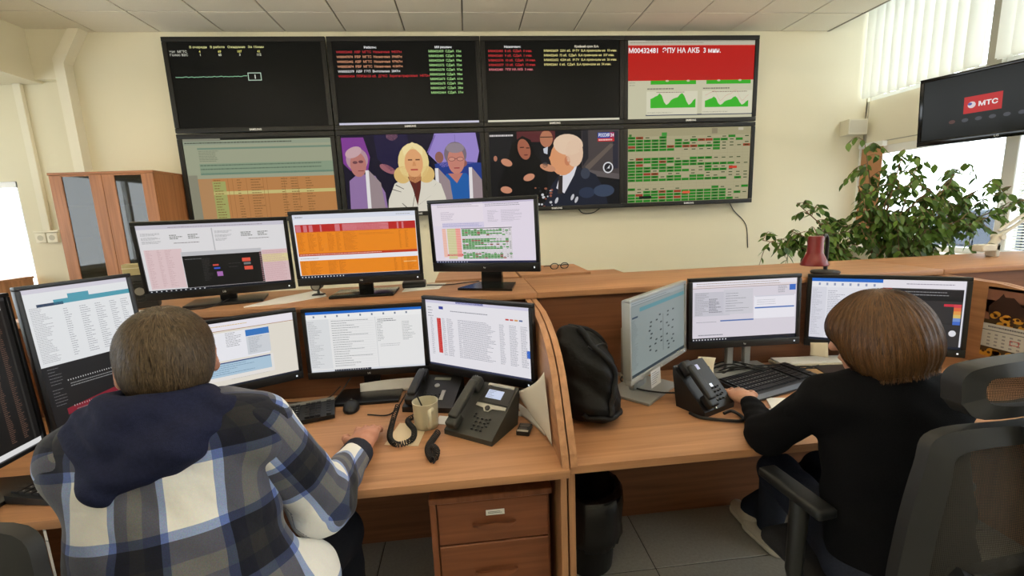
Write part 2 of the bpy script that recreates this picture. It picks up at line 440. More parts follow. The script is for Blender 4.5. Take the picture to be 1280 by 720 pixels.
# white vertical blinds on the upper strip
m_slat = clothmat('blind_slat', (246, 246, 240), .5)
def vblind(label, y0, y1, n, ang, group='vertical blinds'):
    t = thing('vertical_blind', label, 'blind', (XR - .07, (y0 + y1) / 2, Z3 + .03), 0, group)
    L = abs(y0 - y1)
    MB().rbox(-.02, .02, -L / 2, L / 2, 1.18, 1.22, .004, 1).build('headrail', m_pvc, t)
    me = None
    for i in range(n):
        y = (i + .5) / n * L - L / 2
        if me is None:
            sm = MB(); N = 5; pts = []
            for k in range(N + 1):
                u = (k / N - .5) * .127; pts.append((u, .006 * math.cos(u / .127 * PI)))
            poly = pts + [(a, b + .0012) for a, b in reversed(pts)]
            sm.prism(poly, 0.01, 1.18, 'z')
            sm.box(-.05, .05, -.002, .008, -.004, .012)
            o = sm.build('slat', m_slat, t, smooth=30); me = o.data
        else: o = link('slat', me, t)
        o.location = (0, y, 0); o.rotation_euler = (0, 0, PI / 2 + ang + random.uniform(-.06, .06))
vblind('white vertical blind between the room corner and the grey post', 5.07, 3.875, 11, .55)
vblind('white vertical blind right of the grey post above the wall television', 3.73, 2.57, 10, .55)
# venetian blind on the second lower sash
vt = thing('venetian_blind', 'white venetian blind on the window right of the ficus', 'blind', (XR - .035, 2.9, Z1 + .06))
MB().rbox(-.02, .02, -.56, .56, .98, 1.015, .004, 1).build('headrail', m_pvc, vt)
me = None
for i in range(38):
    if me is None: o = MB().box(-.0125, .0125, -.555, .555, -.0008, .0008).build('slat', m_slat, vt); me = o.data
    else: o = link('slat', me, vt)
    o.location = (0, 0, .02 + i * .025); o.rotation_euler = (0, .5, 0)
for y in (-.4, .4): MB().cyl((0, y, .0), (0, y, .98), .0012, n=6).build('ladder_cord', m_pvc, vt)

# outside: dark blue glazed parapet and a pale roof edge beyond the windows
m_blue = mat('blue_glazing', (34, 46, 62), 0.25); m_bline = mat('facade_joint', (92, 102, 112), 0.6)
fb = thing('neighbouring_building', 'dark blue glazed building with pale joints seen through the right window', 'building', (7.6, 2.0, 0))
MB().box(.05, 3.0, -9, 4.6, -4, 1.30).build('joint_wall', m_bline, fb)
me = None
for i in range(22):
    for j in range(4):
        if me is None: o = MB().box(0, .08, -.29, .29, -.24, .24).build('panel', m_blue, fb); me = o.data
        else: o = link('panel', me, fb)
        o.location = (0, 4.28 - i * .6, 1.02 - j * .5)
# ================================================================== DESKS AND CABINETS
WOODC = (184, 136, 98)
wx = wood('beech', WOODC, 'x'); wy = wood('beech', WOODC, 'y'); wz = wood('beech', WOODC, 'z')
wx_shade = wood('beech_shaded', (126, 82, 54), 'x')  # same beech, darkened to paint in the shade under counter and desks
PROF = [(1.225, .752), (1.235, .79), (1.262, .835), (1.292, .885), (1.33, .945), (1.372, 1.0), (1.425, 1.045), (1.50, 1.085), (1.60, 1.115), (1.72, 1.134), (1.86, 1.138), (1.998, 1.138), (1.998, .752)]
def desk(name, label, x0, x1, panels):
    t = thing(name, label, 'desk', (x0, 0, 0))
    w = x1 - x0
    MB().rbox(0, w, 1.215 if x0 < 0 else 1.235, 1.965, .722, .750, .003, 2).build('tabletop', wx, t, smooth=40)
    MB().box(.03, w - .03, 1.945, 1.963, .0, .720).build('modesty_panel', wx_shade, t)
    for (pa, pb) in panels:
        MB().rbox(pa - x0, pb - x0, 1.262, 1.943, .0, .720, .002, 1).build('leg_panel', wz, t)
    return t
desk('office_desk', 'beech desk of the man in the plaid shirt', -1.95, .2715, [(-1.95, -1.928), (.2485, .2705)])
desk('office_desk', 'beech desk of the woman in black', .2745, 2.372, [(.2755, .2975), (2.348, 2.370)])
desk('office_desk', 'beech desk beyond the partition with the calendar', 2.376, 4.30, [(2.3765, 2.3985), (4.278, 4.30)])
for pa, pb, lb in ((-1.95, -1.928, 'curved beech side panel at the far left end of the desk'), (.2485, .2705, 'curved beech divider panel on the man\'s side, left of the pair'), (.2755, .2975, 'curved beech divider panel beside the backpack, right of the pair'),
                   (2.348, 2.370, 'curved beech partition carrying the calendar'), (2.3765, 2.3985, 'curved beech partition just behind the one with the calendar')):
    o = MB().prism(PROF, pa, pb, 'x').build('divider_panel', wy); tag(o, lb, 'divider', 'curved desk dividers')
def counter(label, x0, x1):
    t = thing('counter_shelf', label, 'counter', (x0, 1.995, 0))
    w = x1 - x0
    MB().rbox(0, w, -.02, .475, 1.139, 1.166, .003, 2).build('counter_top', wx, t, smooth=40)
    MB().box(.01, w - .01, .005, .025, .0, 1.138).build('front_panel', wx_shade, t)
    MB().box(.02, w - .02, .43, .452, 0, 1.139).build('rear_panel', wx, t)
    for q in (.02, w - .042): MB().box(q, q + .022, .026, .43, 0, 1.139).build('end_panel', wz, t)
counter('long beech counter top carrying the three upper monitors', -1.95, .3020)
counter('long beech counter top behind the woman with the red lamp', .3050, 2.372)
counter('beech counter top in front of the window with the white lamp', 2.376, 4.30)
# low cabinets of the row behind the counter
def lowcab(label, x0, x1, y0, y1, z):
    t = thing('low_cabinet', label, 'cabinet', (x0, y0, 0), 0, 'low cabinets behind the counter')
    w = x1 - x0
    MB().rbox(0, w, 0, y1 - y0, z - .025, z, .003, 1).build('cabinet_top', wx, t)
    MB().box(.01, w - .01, .02, y1 - y0 - .01, 0, z - .026).build('body', wz, t)
    MB().box(.012, w / 2 - .002, .0, .018, .05, z - .03).build('door', wz, t); MB().box(w / 2 + .002, w - .012, .0, .018, .05, z - .03).build('door', wz, t)
lowcab('low beech cabinet behind the counter, left of the one with the glasses', -.20, .285, 2.52, 2.90, 1.168)
lowcab('low beech cabinet with a pair of glasses on it behind the counter', .292, .705, 2.50, 2.92, 1.176)
lowcab('lowest beech cabinet at the right end behind the counter', .712, .99, 2.53, 2.93, 1.125)

# pedestal under the left desk
pd = thing('drawer_pedestal', 'dark beech drawer pedestal with white name tag under the left desk', 'drawers', (.036, 1.33, 0))
m_ped = wood('pedestal', (138, 84, 54), 'x'); m_pedz = wood('pedestal', (138, 84, 54), 'z')
MB().box(-.205, .19, .02, .55, .03, .60).rbox(-.212, .197, -.006, .555, .60, .622, .003, 1).box(-.21, -.19, .0, .55, .03, .60).build('body', m_pedz, pd)
zz = [(.445, .596), (.245, .439), (.04, .239)]
for a, b in zz:
    d = MB().rbox(-.186, .184, 0.0, .019, a, b, .003, 1).build('drawer_front', m_ped, pd)
    pts = [(.072 * math.sin(q), -.004 - .020 * math.cos(q), (a + b) / 2 - .008) for q in [(-1.45 + 2.9 * i / 10) for i in range(11)]]
    hd = MB(); top = [(p[0], p[1], p[2] + .016 * (1 - abs(p[0]) / .085)) for p in pts]; bot = [(p[0], p[1], p[2] - .016 * (1 - abs(p[0]) / .085)) for p in pts]
    vs = []
    for tp, bt in zip(top, bot):
        vs += [tp, bt, (bt[0], bt[1] + .007, bt[2]), (tp[0], tp[1] + .007, tp[2])]
    fs = []
    for i in range(10):
        for k in range(4): fs.append((i * 4 + k, (i + 1) * 4 + k, (i + 1) * 4 + (k + 1) % 4, i * 4 + (k + 1) % 4))
    fs += [(0, 1, 2, 3), (43, 42, 41, 40)]
    hd.add(vs, fs); hd.build('handle', m_ped, d, smooth=50)
s = Scr(.062, .020, 124, 40); s.rect(0, 0, 124, 40, (232, 230, 222)).up(); s.bars(14, 14, 96, 2, 9, (60, 60, 60), 4, .8, 1, 3)
nt = s.build('name_tag', printmat(), pd, (.004, -.003, .553)); nt['label'] = 'white paper name tag on top drawer'

# bookcase with glazed doors by the back wall
bk = thing('glazed_cabinet', 'tall beech cabinet with two glass doors beside the video wall', 'cabinet', (-3.775, 4.545, 0))
CW, CD, CH = .895, .49, 2.055
wc = wood('cabinet_beech', (176, 118, 76), 'z'); wcx = wood('cabinet_beech', (176, 118, 76), 'x')
MB().box(0, .02, .02, CD, 0, CH - .02).box(CW - .02, CW, .02, CD, 0, CH - .02).box(.02, CW - .02, CD - .012, CD, 0, CH - .02).box(.02, CW - .02, .03, CD, 0, .06).build('body', wc, bk)
MB().rbox(-.006, CW + .004, -.002, CD, CH - .02, CH + .004, .003, 1).build('cabinet_top', wcx, bk)
for z in (.80, 1.12, 1.45, 1.76): MB().box(.02, CW - .02, .05, CD - .012, z, z + .018).build('shelf', wcx, bk)
for k, x0 in enumerate((.003, CW / 2 + .002)):
    x1 = x0 + CW / 2 - .005
    d = MB().rbox(x0, x0 + .105, 0, .02, .03, CH - .022, .002, 1).rbox(x1 - .105, x1, 0, .02, .03, CH - .022, .002, 1).box(x0 + .105, x1 - .105, 0, .02, .03, .78).box(x0 + .105, x1 - .105, 0, .02, CH - .034, CH - .022).build('door', wc, bk)
    MB().box(x0 + .105, x1 - .105, .008, .013, .78, CH - .034).build('glass_panel', glassmat('cabinet_glass', (150, 140, 115), 0.02, .06), d)
# things inside the cabinet
for i, (x, z, w, h, c, lb) in enumerate(((-3.63, 1.468, .06, .26, (200, 195, 180), 'pale office file on the upper shelf behind the left glass door'), (-3.55, 1.468, .05, .25, (70, 60, 55), 'dark office file on the upper shelf behind the left glass door'),
        (-3.19, 1.468, .06, .27, (150, 140, 120), 'beige office file on the upper shelf behind the right glass door'), (-3.60, 1.138, .07, .27, (92, 82, 72), 'brown-grey office file on the middle shelf behind the left glass door'),
        (-3.17, 1.138, .055, .26, (205, 200, 188), 'white office file on the middle shelf behind the right glass door'), (-3.09, 1.138, .05, .24, (60, 55, 52), 'black office file on the middle shelf behind the right glass door'))):
    o = MB().rbox(-w / 2, w / 2, -.11, .11, 0, h, .003, 1).cyl((0, -.1105, .06), (0, -.1085, .06), .012, n=12).build('office_file', mat('file_%d' % i, c, .6), None)
    o.location = (x, 4.87, z); tag(o, lb, 'file', 'files in the glazed cabinet')
# low cupboard in front of the far left window
lc = thing('window_cupboard', 'orange beech cupboard below the far left window', 'cupboard', (-5.95, 4.62, 0))
MB().rbox(0, 1.44, 0, .42, 1.06, 1.085, .003, 1).build('cupboard_top', wx, lc); MB().box(.01, 1.43, .02, .41, 0, 1.059).build('body', wz, lc)
for i in range(4): MB().rbox(.012 + i * .354, .36 + i * .354, 0, .02, .05, 1.05, .002, 1).build('door', wz, lc)
# ================================================================== PICTURES ON THE SCREENS
WH = (255, 255, 255)
def tv_queue(s):
    s.rect(0, 0, 1920, 1080, (11, 11, 9)).up()
    c = (222, 220, 150)
    for t, a, b in (('В очереди', .137, .25), ('В работе', .27, .365), ('Ожидание', .383, .498), ('За 15мин', .516, .62)):
        s.text(t, a * 1920, 74, 38, c, .02, (b - a) * 1920)
    s.text('Чат  МГТС', 12, 130, 40, (205, 205, 190), .015, 215); s.text('Голос B2C', 12, 170, 40, (205, 205, 190), .015, 222)
    for x, a, b in ((.20, '4', '1'), (.328, '69', '65'), (.457, '107', '3'), (.582, '41', '112')):
        s.text(a, x * 1920, 130, 40, (230, 225, 120), .025, align='c'); s.text(b, x * 1920, 170, 40, (225, 225, 200), .025, align='c')
    pts = []; R = random.Random(3)
    xs = [40 + i * 23 for i in range(40)]; yy = [434 + R.uniform(-5, 5) - i * .25 for i in range(40)]
    for i in range(39):
        s.poly([(xs[i], yy[i] - 4), (xs[i+1], yy[i+1] - 4), (xs[i+1], yy[i+1] + 4), (xs[i], yy[i] + 4)], (150, 205, 165))
    s.up().rect(945, 382, 170, 100, (200, 225, 205)).up().rect(954, 391, 152, 82, (11, 11, 9)).up().text('1', 1030, 458, 70, (235, 240, 230), .03, align='c')
def tv_jobs(s):
    s.rect(0, 0, 1920, 1080, (11, 11, 10)).up()
    s.text('Работы:', 500, 88, 40, WH, .02, 165, 'c'); s.text('МИ решены:', 1480, 88, 40, WH, .02, 235, 'c')
    rows = [('W00052443  АВР  МГТС  Назначена  94537м', (196, 52, 58), .45), ('W00047074  РВР  МГТС  Назначена  39687м', (228, 160, 122), .45), ('W00052442  АВР  МГТС  Назначена  97967м', (228, 160, 122), .45),
            ('W00053874  РВР  МГТС  Назначена  41847м', (228, 160, 122), .45), ('W00055379  АВР  ГЭП  Выполнена  2847м', (240, 240, 240), .43), ('W00055424  ППР36133 об.  ДЭКС  Зарегистрирована  14572м', (206, 44, 52), .635)]
    for i, (t, c, w) in enumerate(rows): s.text(t, 50, 146 + i * 62, 42, c, .015, w * 1920)
    for i, (n, m) in enumerate((('459', 15), ('485', 34), ('569', 99), ('572', 75), ('570', 97), ('604', 98), ('673', 61), ('675', 30), ('467', 28), ('464', 37))):
        s.text(f'М00432{n}  СДиА  {m}м', 1275, 142 + i * 60, 42, (172, 224, 142), .02, .232 * 1920)
    s.rect(0, 1052, 1920, 28, (214, 212, 232))
def tv_sla(s):
    s.rect(0, 0, 1920, 1080, (12, 12, 10)).up()
    s.text('Назначены:', 385, 88, 40, WH, .02, 235, 'c'); s.text('Крайний срок SLA:', 1440, 88, 40, (250, 240, 215), .02, 350, 'c')
    for i, (t, c, w) in enumerate((('М00432483  8 об.  СДиА  0 мин.', (206, 52, 56), .32), ('М00432681  9 об.  СДиА  1 мин.', (206, 52, 56), .32), ('М00432576  10 об.  СДиА  14 мин.', (206, 52, 56), .345), ('М00432577  13 об.  СДиА  13 мин.', (206, 52, 56), .345), ('М00432481  ЭПУ НА АКБ  3 мин.', (238, 130, 140), .325))):
        s.text(t, 44, 144 + i * 61, 42, c, .018, w * 1920)
    for i, (t, w) in enumerate((('М00432659  2201 аб.  IP-TV  SLA превышен на  10 мин.', .55), ('М00432643  73 аб.  СДиА  SLA превышен на  337 мин.', .53), ('М00432652  4204 аб.  IP-TV  SLA превышен на  26 мин.', .55), ('М00432661  0 аб.  СДиА  SLA превышен на  54 мин.', .505))):
        s.text(t, 825, 144 + i * 61, 42, (244, 230, 150), .018, w * 1920)
    s.rect(0, 1054, 1920, 26, (226, 222, 200))
def tv_alarm(s):
    B = (206, 202, 172)
    s.rect(0, 0, 1920, 1080, B).up()
    s.rect(0, 0, 1920, 62, (196, 190, 170)).rect(260, 0, 1660, 14, (40, 36, 30)).rect(0, 62, 1920, 486, (192, 32, 26)).rect(0, 62, 1920, 8, (230, 150, 130))
    s.rect(270, 1022, 1650, 16, (30, 40, 80)).up()
    s.bars(30, 26, 1200, 1, 10, (140, 130, 110), 8, .9, 1, 1)
    s.text('М00432481  ЭПУ НА АКБ  3 мин.', 4, 168, 94, WH, .02, 1390)
    s.bars(20, 572, 90, 2, 34, (140, 135, 115), 8, .8, 1, 2)
    for k, x in enumerate((340, 1190)):
        s.rect(x, 548, 690, 54, (58, 176, 38)); s.rect(x - 60, 696, 780, 330, (222, 218, 192))
        s.bars(x - 50, 654, 420, 1, 10, (120, 115, 100), 16, .9, 1, 5 + k); s.bars(x - 50, 988, 420, 1, 10, (120, 115, 100), 16, .9, 1, 8 + k)
    s.up()
    prof = [0, .62, .68, .78, .84, 1.0, .84, .4, .2, .3, .52, .62, .68, .72, .92, 1.0, .8, .42, .18, .28, .5, .62]
    for k, (x, g, hh) in enumerate(((340, 690, 206), (1176, 680, 150))):
        n = len(prof) - 1
        for i in range(1, n):
            a = x + g * (i - 1) / (n - 1); b = x + g * i / (n - 1); y0 = 930
            s.poly([(a, y0), (b, y0), (b, y0 - hh * prof[i+1]), (a, y0 - hh * prof[i])], (60, 184, 40))
            if k: s.poly([(a, y0 - 50 - 190 * prof[i]), (b, y0 - 50 - 190 * prof[i+1]), (b, y0 - 55 - 190 * prof[i+1]), (a, y0 - 55 - 190 * prof[i])], (216, 150, 130))
    s.bars(430, 706, 460, 1, 10, (140, 120, 100), 10, .9, 1, 4); s.bars(1280, 706, 560, 1, 10, (140, 120, 100), 10, .9, 1, 6)
    for q in (590, 910, 1380, 1710): s.ell(q, 553, 26, 14, B, 10)
def tv_orange(s):  # reflected haze on the glass is mixed into these screen colours
    s.rect(0, 0, 1920, 1080, (162, 166, 140)).up()
    s.rect(0, 0, 480, 34, (138, 138, 120)).rect(480, 0, 1440, 22, (26, 26, 22)).rect(0, 34, 1920, 50, (150, 160, 138)).rect(170, 120, 1750, 24, (118, 142, 122))
    s.rect(170, 330, 1750, 150, (140, 158, 132)).rect(170, 455, 1750, 24, (96, 128, 112)).rect(300, 530, 1620, 550, (190, 132, 78)).rect(90, 530, 220, 560, (184, 140, 96)).up()
    s.rect(300, 706, 1620, 46, (206, 192, 124)).rect(300, 570, 170, 510, (166, 168, 100)).rect(0, 480, 120, 600, (142, 140, 120)).up()
    s.bars(20, 50, 1500, 1, 20, (60, 60, 50), 12, .9, 1, 3); s.bars(180, 160, 260, 7, 22, (120, 128, 105), 8, .6, 1, 2); s.bars(180, 345, 1650, 2, 50, (100, 118, 98), 16, .9, 1, 5)
    for x, w in ((320, 120), (620, 70), (800, 160), (1200, 90), (1330, 120), (1530, 110)):
        s.bars(x, 552, w, 15, 36, (128, 92, 52), 10, .5, 1, int(x))
    for x in (500, 560, 740, 960, 1010, 1240, 1420): s.rect(x, 530, 5, 550, (160, 108, 62))
def tv_talk(s):
    s.rect(0, 0, 1920, 1080, (22, 18, 40)).up()
    # audience behind
    s.poly([(0, 30), (300, 30), (370, 300), (330, 480), (90, 480), (0, 380)], (132, 62, 150)); s.poly([(440, 0), (900, 0), (960, 420), (640, 500), (470, 330)], (32, 26, 62)); s.poly([(1280, 0), (1860, 0), (1900, 260), (1860, 420), (1360, 470), (1180, 280)], (158, 138, 210))
    s.ell(690, 20, 80, 60, (196, 140, 150)); s.ell(600, 470, 120, 50, (160, 100, 110), rot=.5); s.poly([(1260, 420), (1500, 380), (1920, 420), (1920, 700), (1280, 640)], (36, 62, 140)); s.up()
    s.poly([(1280, 20), (1300, 20), (1190, 260), (1160, 260)], (120, 100, 170)); s.rect(1560, 20, 8, 300, (130, 112, 180)); s.ell(1330, 330, 60, 80, (150, 100, 90)); s.ell(1640, 420, 80, 60, (150, 96, 90)); s.up()
    # seated woman, left
    s.poly([(60, 620), (190, 520), (420, 560), (540, 800), (560, 1080), (40, 1080)], (150, 118, 168)); s.ell(190, 330, 150, 160, (186, 150, 160)); s.up()
    s.ell(200, 400, 110, 170, (190, 124, 116)); s.up().ell(160, 368, 34, 20, (110, 62, 72)).ell(240, 360, 34, 20, (110, 62, 72)); s.ell(150, 230, 120, 70, (206, 170, 176), rot=-.4); s.rect(190, 480, 80, 10, (130, 60, 60)).up()
    # seated woman, right
    s.poly([(1280, 760), (1420, 560), (1700, 560), (1860, 740), (1900, 1080), (1340, 1080)], (34, 96, 172)); s.ell(1560, 290, 160, 170, (126, 110, 120)).up()
    s.poly([(1440, 560), (1650, 560), (1560, 700)], (196, 126, 112)); s.ell(1565, 380, 120, 190, (204, 134, 118)).up()
    s.ell(1505, 360, 50, 30, (120, 72, 74)); s.ell(1625, 360, 50, 30, (120, 72, 74)); s.rect(1550, 350, 30, 7, (90, 50, 56)); s.up(); s.ell(1505, 360, 42, 23, (214, 150, 132)); s.ell(1625, 360, 42, 23, (214, 150, 132)); s.rect(1530, 478, 80, 14, (150, 50, 60)); s.ell(1560, 205, 130, 70, (150, 136, 146)).up()
    # white lecterns
    for x in (290, 1260, 1740):
        s.poly([(x, 480), (x + 46, 480), (x + 40, 1020), (x - 10, 1020)], (236, 232, 232)); s.poly([(x + 46, 480), (x + 200, 660), (x + 240, 1040), (x + 40, 1040)], (158, 140, 144))
    s.up().rect(80, 1020, 540, 60, (206, 140, 150))
    # presenter in a white jacket with long fair hair
    s.poly([(560, 1080), (580, 900), (680, 680), (820, 600), (1180, 600), (1330, 700), (1390, 900), (1400, 1080)], (228, 222, 206)).up()
    s.ell(965, 390, 215, 270, (240, 216, 150)); s.ell(800, 560, 120, 120, (226, 190, 120)); s.ell(1130, 560, 120, 120, (226, 190, 120)).up()
    s.poly([(870, 590), (1060, 590), (1040, 760), (980, 1000), (930, 760)], (96, 40, 34)); s.poly([(880, 540), (1060, 540), (1050, 640), (970, 680), (890, 640)], (216, 150, 100)).up()
    s.ell(968, 400, 128, 195, (232, 170, 118)).up()
    s.rect(890, 345, 60, 18, (110, 70, 50)); s.rect(995, 345, 60, 18, (110, 70, 50)); s.rect(920, 480, 100, 22, (190, 84, 72)); s.poly([(960, 380), (985, 380), (1000, 440), (945, 440)], (216, 150, 100))
    s.poly([(840, 300), (965, 170), (1095, 300), (1110, 190), (965, 110), (820, 190)], (248, 228, 168)).up()
    for a, b in (((690, 700), (800, 760)), ((640, 760), (760, 800)), ((980, 1000), (1180, 860)), ((860, 1060), (760, 960)), ((1200, 760), (1260, 700)), ((980, 700), (900, 1040))):
        s.poly([a, (a[0] + 8, a[1] - 8), (b[0] + 8, b[1] - 4), b], (70, 60, 56))
def tv_news(s):
    s.rect(0, 0, 1920, 1080, (20, 20, 24)).up()
    s.rect(400, 0, 560, 150, (92, 40, 44)); s.poly([(1350, 0), (1920, 0), (1920, 700), (1350, 560)], (74, 66, 66)); s.poly([(0, 50), (330, 60), (300, 420), (0, 420)], (28, 28, 32)); s.up()
    s.poly([(1360, 0), (1450, 0), (1450, 400), (1360, 520)], (40, 38, 44)); s.poly([(1400, 520), (1780, 200), (1850, 210), (1430, 600)], (104, 92, 84)); s.poly([(1820, 20), (1900, 20), (1900, 560), (1820, 560)], (44, 44, 56)); s.poly([(1400, 560), (1920, 640), (1920, 720), (1400, 640)], (96, 88, 88)); s.up()
    # reporter in black hood
    s.poly([(230, 480), (330, 160), (480, 60), (600, 120), (660, 330), (820, 520), (860, 1080), (60, 1080), (120, 700)], (12, 12, 14)).up(); s.ell(500, 250, 90, 150, (168, 100, 76), rot=-.25).up()
    s.rect(440, 215, 60, 14, (60, 34, 28)); s.rect(530, 225, 50, 14, (60, 34, 28)); s.ell(525, 330, 30, 10, (110, 50, 46)).up()
    for cx, cy, a in ((240, 430, .4), (560, 650, -.3), (220, 820, .2)): s.ell(cx, cy, 85, 50, (206, 142, 112), rot=a)
    s.ell(80, 370, 26, 40, (180, 120, 96)); s.up()
    # man in glasses
    s.ell(830, 110, 95, 120, (186, 122, 92)); s.poly([(720, 300), (800, 220), (900, 240), (900, 500), (760, 500)], (28, 26, 32)).up(); s.rect(740, 80, 190, 12, (40, 24, 20)); s.poly([(780, 250), (850, 220), (840, 330), (790, 310)], (206, 210, 220)); s.up()
    # speaker in dark suit, white hair, seen from the side
    s.poly([(760, 1080), (900, 760), (1060, 560), (1300, 520), (1560, 640), (1700, 880), (1740, 1080)], (30, 34, 48)).up(); s.poly([(960, 820), (1040, 560), (1290, 470), (1230, 640), (1080, 900)], (228, 226, 232)).up()
    s.ell(1080, 380, 200, 260, (226, 158, 112), rot=.15); s.poly([(860, 380), (900, 330), (930, 430), (890, 450)], (226, 158, 112)).up()
    s.ell(1150, 200, 220, 150, (236, 206, 178), rot=.1); s.ell(1240, 320, 130, 200, (232, 198, 170)); s.ell(1135, 430, 45, 70, (206, 132, 94)).up()
    s.poly([(1000, 640), (1060, 640), (1050, 900), (980, 900)], (52, 44, 42)); s.ell(840, 520, 120, 50, (206, 146, 112), rot=.3); s.ell(800, 480, 42, 42, (60, 60, 64)).up()
    # microphones
    R = random.Random(2)
    for i in range(26): s.ell(R.uniform(640, 900), R.uniform(800, 1080), R.uniform(8, 26), R.uniform(8, 20), [(210, 210, 214), (40, 40, 44), (150, 90, 70)][i % 3], 8)
    for x, y in ((960, 1000), (1200, 960), (1260, 1000)): s.ell(x, y, 22, 50, (200, 200, 206), 10, rot=.4)
    s.ell(1400, 620, 70, 80, (60, 66, 80)); s.ell(1420, 900, 120, 80, (44, 54, 76)); s.ell(1680, 880, 160, 90, (58, 70, 92)); s.up()
    # channel marks
    s.rect(1590, 40, 250, 80, (40, 70, 160)); s.rect(1775, 40, 65, 80, (200, 40, 44)); s.rect(1590, 122, 250, 46, (206, 40, 44)).up()
    s.text('РОССИЯ', 1602, 100, 64, WH, .02, 165); s.text('24', 1782, 100, 64, WH, .02, 52); s.bars(1605, 135, 210, 1, 10, (240, 200, 200), 20, .95, 1, 3); s.bars(10, 40, 350, 1, 10, (220, 214, 214), 24, .95, 1, 7)
    s.ell(1745, 545, 78, 82, (226, 226, 230), 24).up().ell(1745, 545, 60, 64, (36, 34, 40), 24).up().poly([(1710, 580), (1775, 505), (1765, 560), (1735, 556)], (226, 226, 230))
def green_table(s, x, y, w, h, ny=22, seed=5, lightc=(176, 168, 132), g=(36, 128, 30), rows=None):
    R = random.Random(seed); nx = 16; cw = w / nx; ch = h / ny
    s.rect(x, y, w, h, lightc).up().grid(x, y, w, h, nx, ny, (150, 142, 112), h * .0015).up()
    patt = rows or [.1, .85, .55, .8, .4, 0, 0, .75, .62, .95, .45, .9, .25, .65, .85, 0, 0, .05, .9, .85, .9, .95]
    for j in range(ny):
        full = patt[j % len(patt)]
        if full == 0: continue
        for i in range(nx):
            if R.random() > (1 if i < nx * full * .9 else .12) * .93: continue
            c = g if R.random() < .9 else (150, 62, 36)
            yy = y + j * ch + ch * .12
            s.rect(x + i * cw + cw * .04, yy, cw * .92, ch * .8, c)
    s.up()
    for j in range(ny):
        if patt[j % len(patt)] == 0: continue
        for i in range(nx):
            if R.random() < .55: s.rect(x + i * cw + cw * .25, y + j * ch + ch * .4, cw * .5, ch * .28, (18, 60, 16))
def tv_table(s):
    s.rect(0, 0, 1920, 1080, (166, 158, 122)).up()
    s.rect(20, 80, 40, 40, (58, 110, 44)); s.rect(520, 60, 80, 56, (64, 150, 58)); s.rect(1300, 10, 90, 80, (142, 132, 104)); s.rect(1720, 10, 80, 40, (196, 188, 164))
    green_table(s, 0, 110, 1920, 970); s.up().rect(180, 985, 190, 40, (20, 24, 20)); s.rect(860, 930, 120, 36, (226, 96, 66)); s.rect(1590, 575, 130, 36, (206, 60, 40))
def tv_brand(s):
    s.rect(0, 0, 1920, 1080, (24, 24, 20)).up()
    s.rect(560, 400, 470, 290, (204, 40, 38)).up()
    s.ell(660, 548, 50, 56, (236, 220, 224), 24); s.text('МТС', 740, 585, 108, WH, .03, 240); s.up(); s.ell(638, 530, 27, 24, (90, 90, 170), 14)
    for i in range(6): s.ell(420 + i * 170, 800, 44, 34, (92, 60, 54) if i == 0 else (78, 78, 84), 16)

# ---------------- office monitors (picture frame 1000 wide)
def m_tables(s):      # pale pages, pink tables, dark window
    s.rect(0, 0, 1000, 560, (228, 226, 228)).up()
    s.rect(0, 0, 1000, 34, (206, 202, 214)).rect(480, 40, 8, 240, (190, 188, 192)).rect(20, 200, 240, 330, (226, 200, 202)).rect(780, 250, 220, 290, (222, 192, 194)).rect(0, 540, 1000, 20, (24, 28, 36)).up()
    s.rect(800, 290, 200, 70, (226, 212, 160)).rect(250, 230, 560, 310, (216, 212, 214)).up()
    s.rect(255, 266, 550, 272, (24, 24, 24)).rect(255, 232, 550, 32, (196, 196, 200)).up()
    for x, y, w in ((20, 66, 130), (20, 100, 130), (20, 130, 130), (500, 66, 130), (500, 100, 120), (500, 130, 80)): s.bars(x, y, w, 3, 8, (150, 150, 152), 3, .6, 1, int(x + y))
    for x in (200, 320, 680, 800): s.bars(x, 84, 90, 3, 14, (120, 122, 116), 7, .5, 1, x)
    s.bars(220, 150, 170, 1, 8, (120, 110, 110), 5, .9, 1, 2); s.bars(730, 140, 150, 1, 8, (120, 110, 110), 5, .9, 1, 2)
    for x, w in ((30, 40), (100, 30), (150, 50)): s.bars(x, 208, w, 26, 12, (196, 160, 164), 3, .4, 1, x)
    s.bars(790, 262, 200, 22, 12.5, (206, 160, 166), 4, .8, 1, 5)
    s.bars(200, 20, 700, 1, 8, (150, 140, 150), 5, .9, 1, 8)
    s.rect(450, 350, 40, 14, (206, 80, 70)); s.rect(455, 378, 42, 14, (60, 90, 200)); s.rect(470, 416, 40, 40, (170, 110, 180)); s.rect(660, 310, 60, 32, (226, 90, 70)); s.rect(668, 384, 60, 32, (226, 90, 70)); s.rect(668, 350, 50, 20, (120, 120, 120))
    s.bars(270, 292, 120, 1, 8, (120, 120, 120), 4, .9, 1, 3); s.bars(380, 300, 70, 14, 14, (70, 70, 70), 3, .3, 1, 6); s.bars(560, 350, 100, 2, 30, (80, 80, 80), 3, .3, 1, 6)
    for i in range(12): s.rect(10 + i * 32, 546, 9, 9, (210, 214, 220))
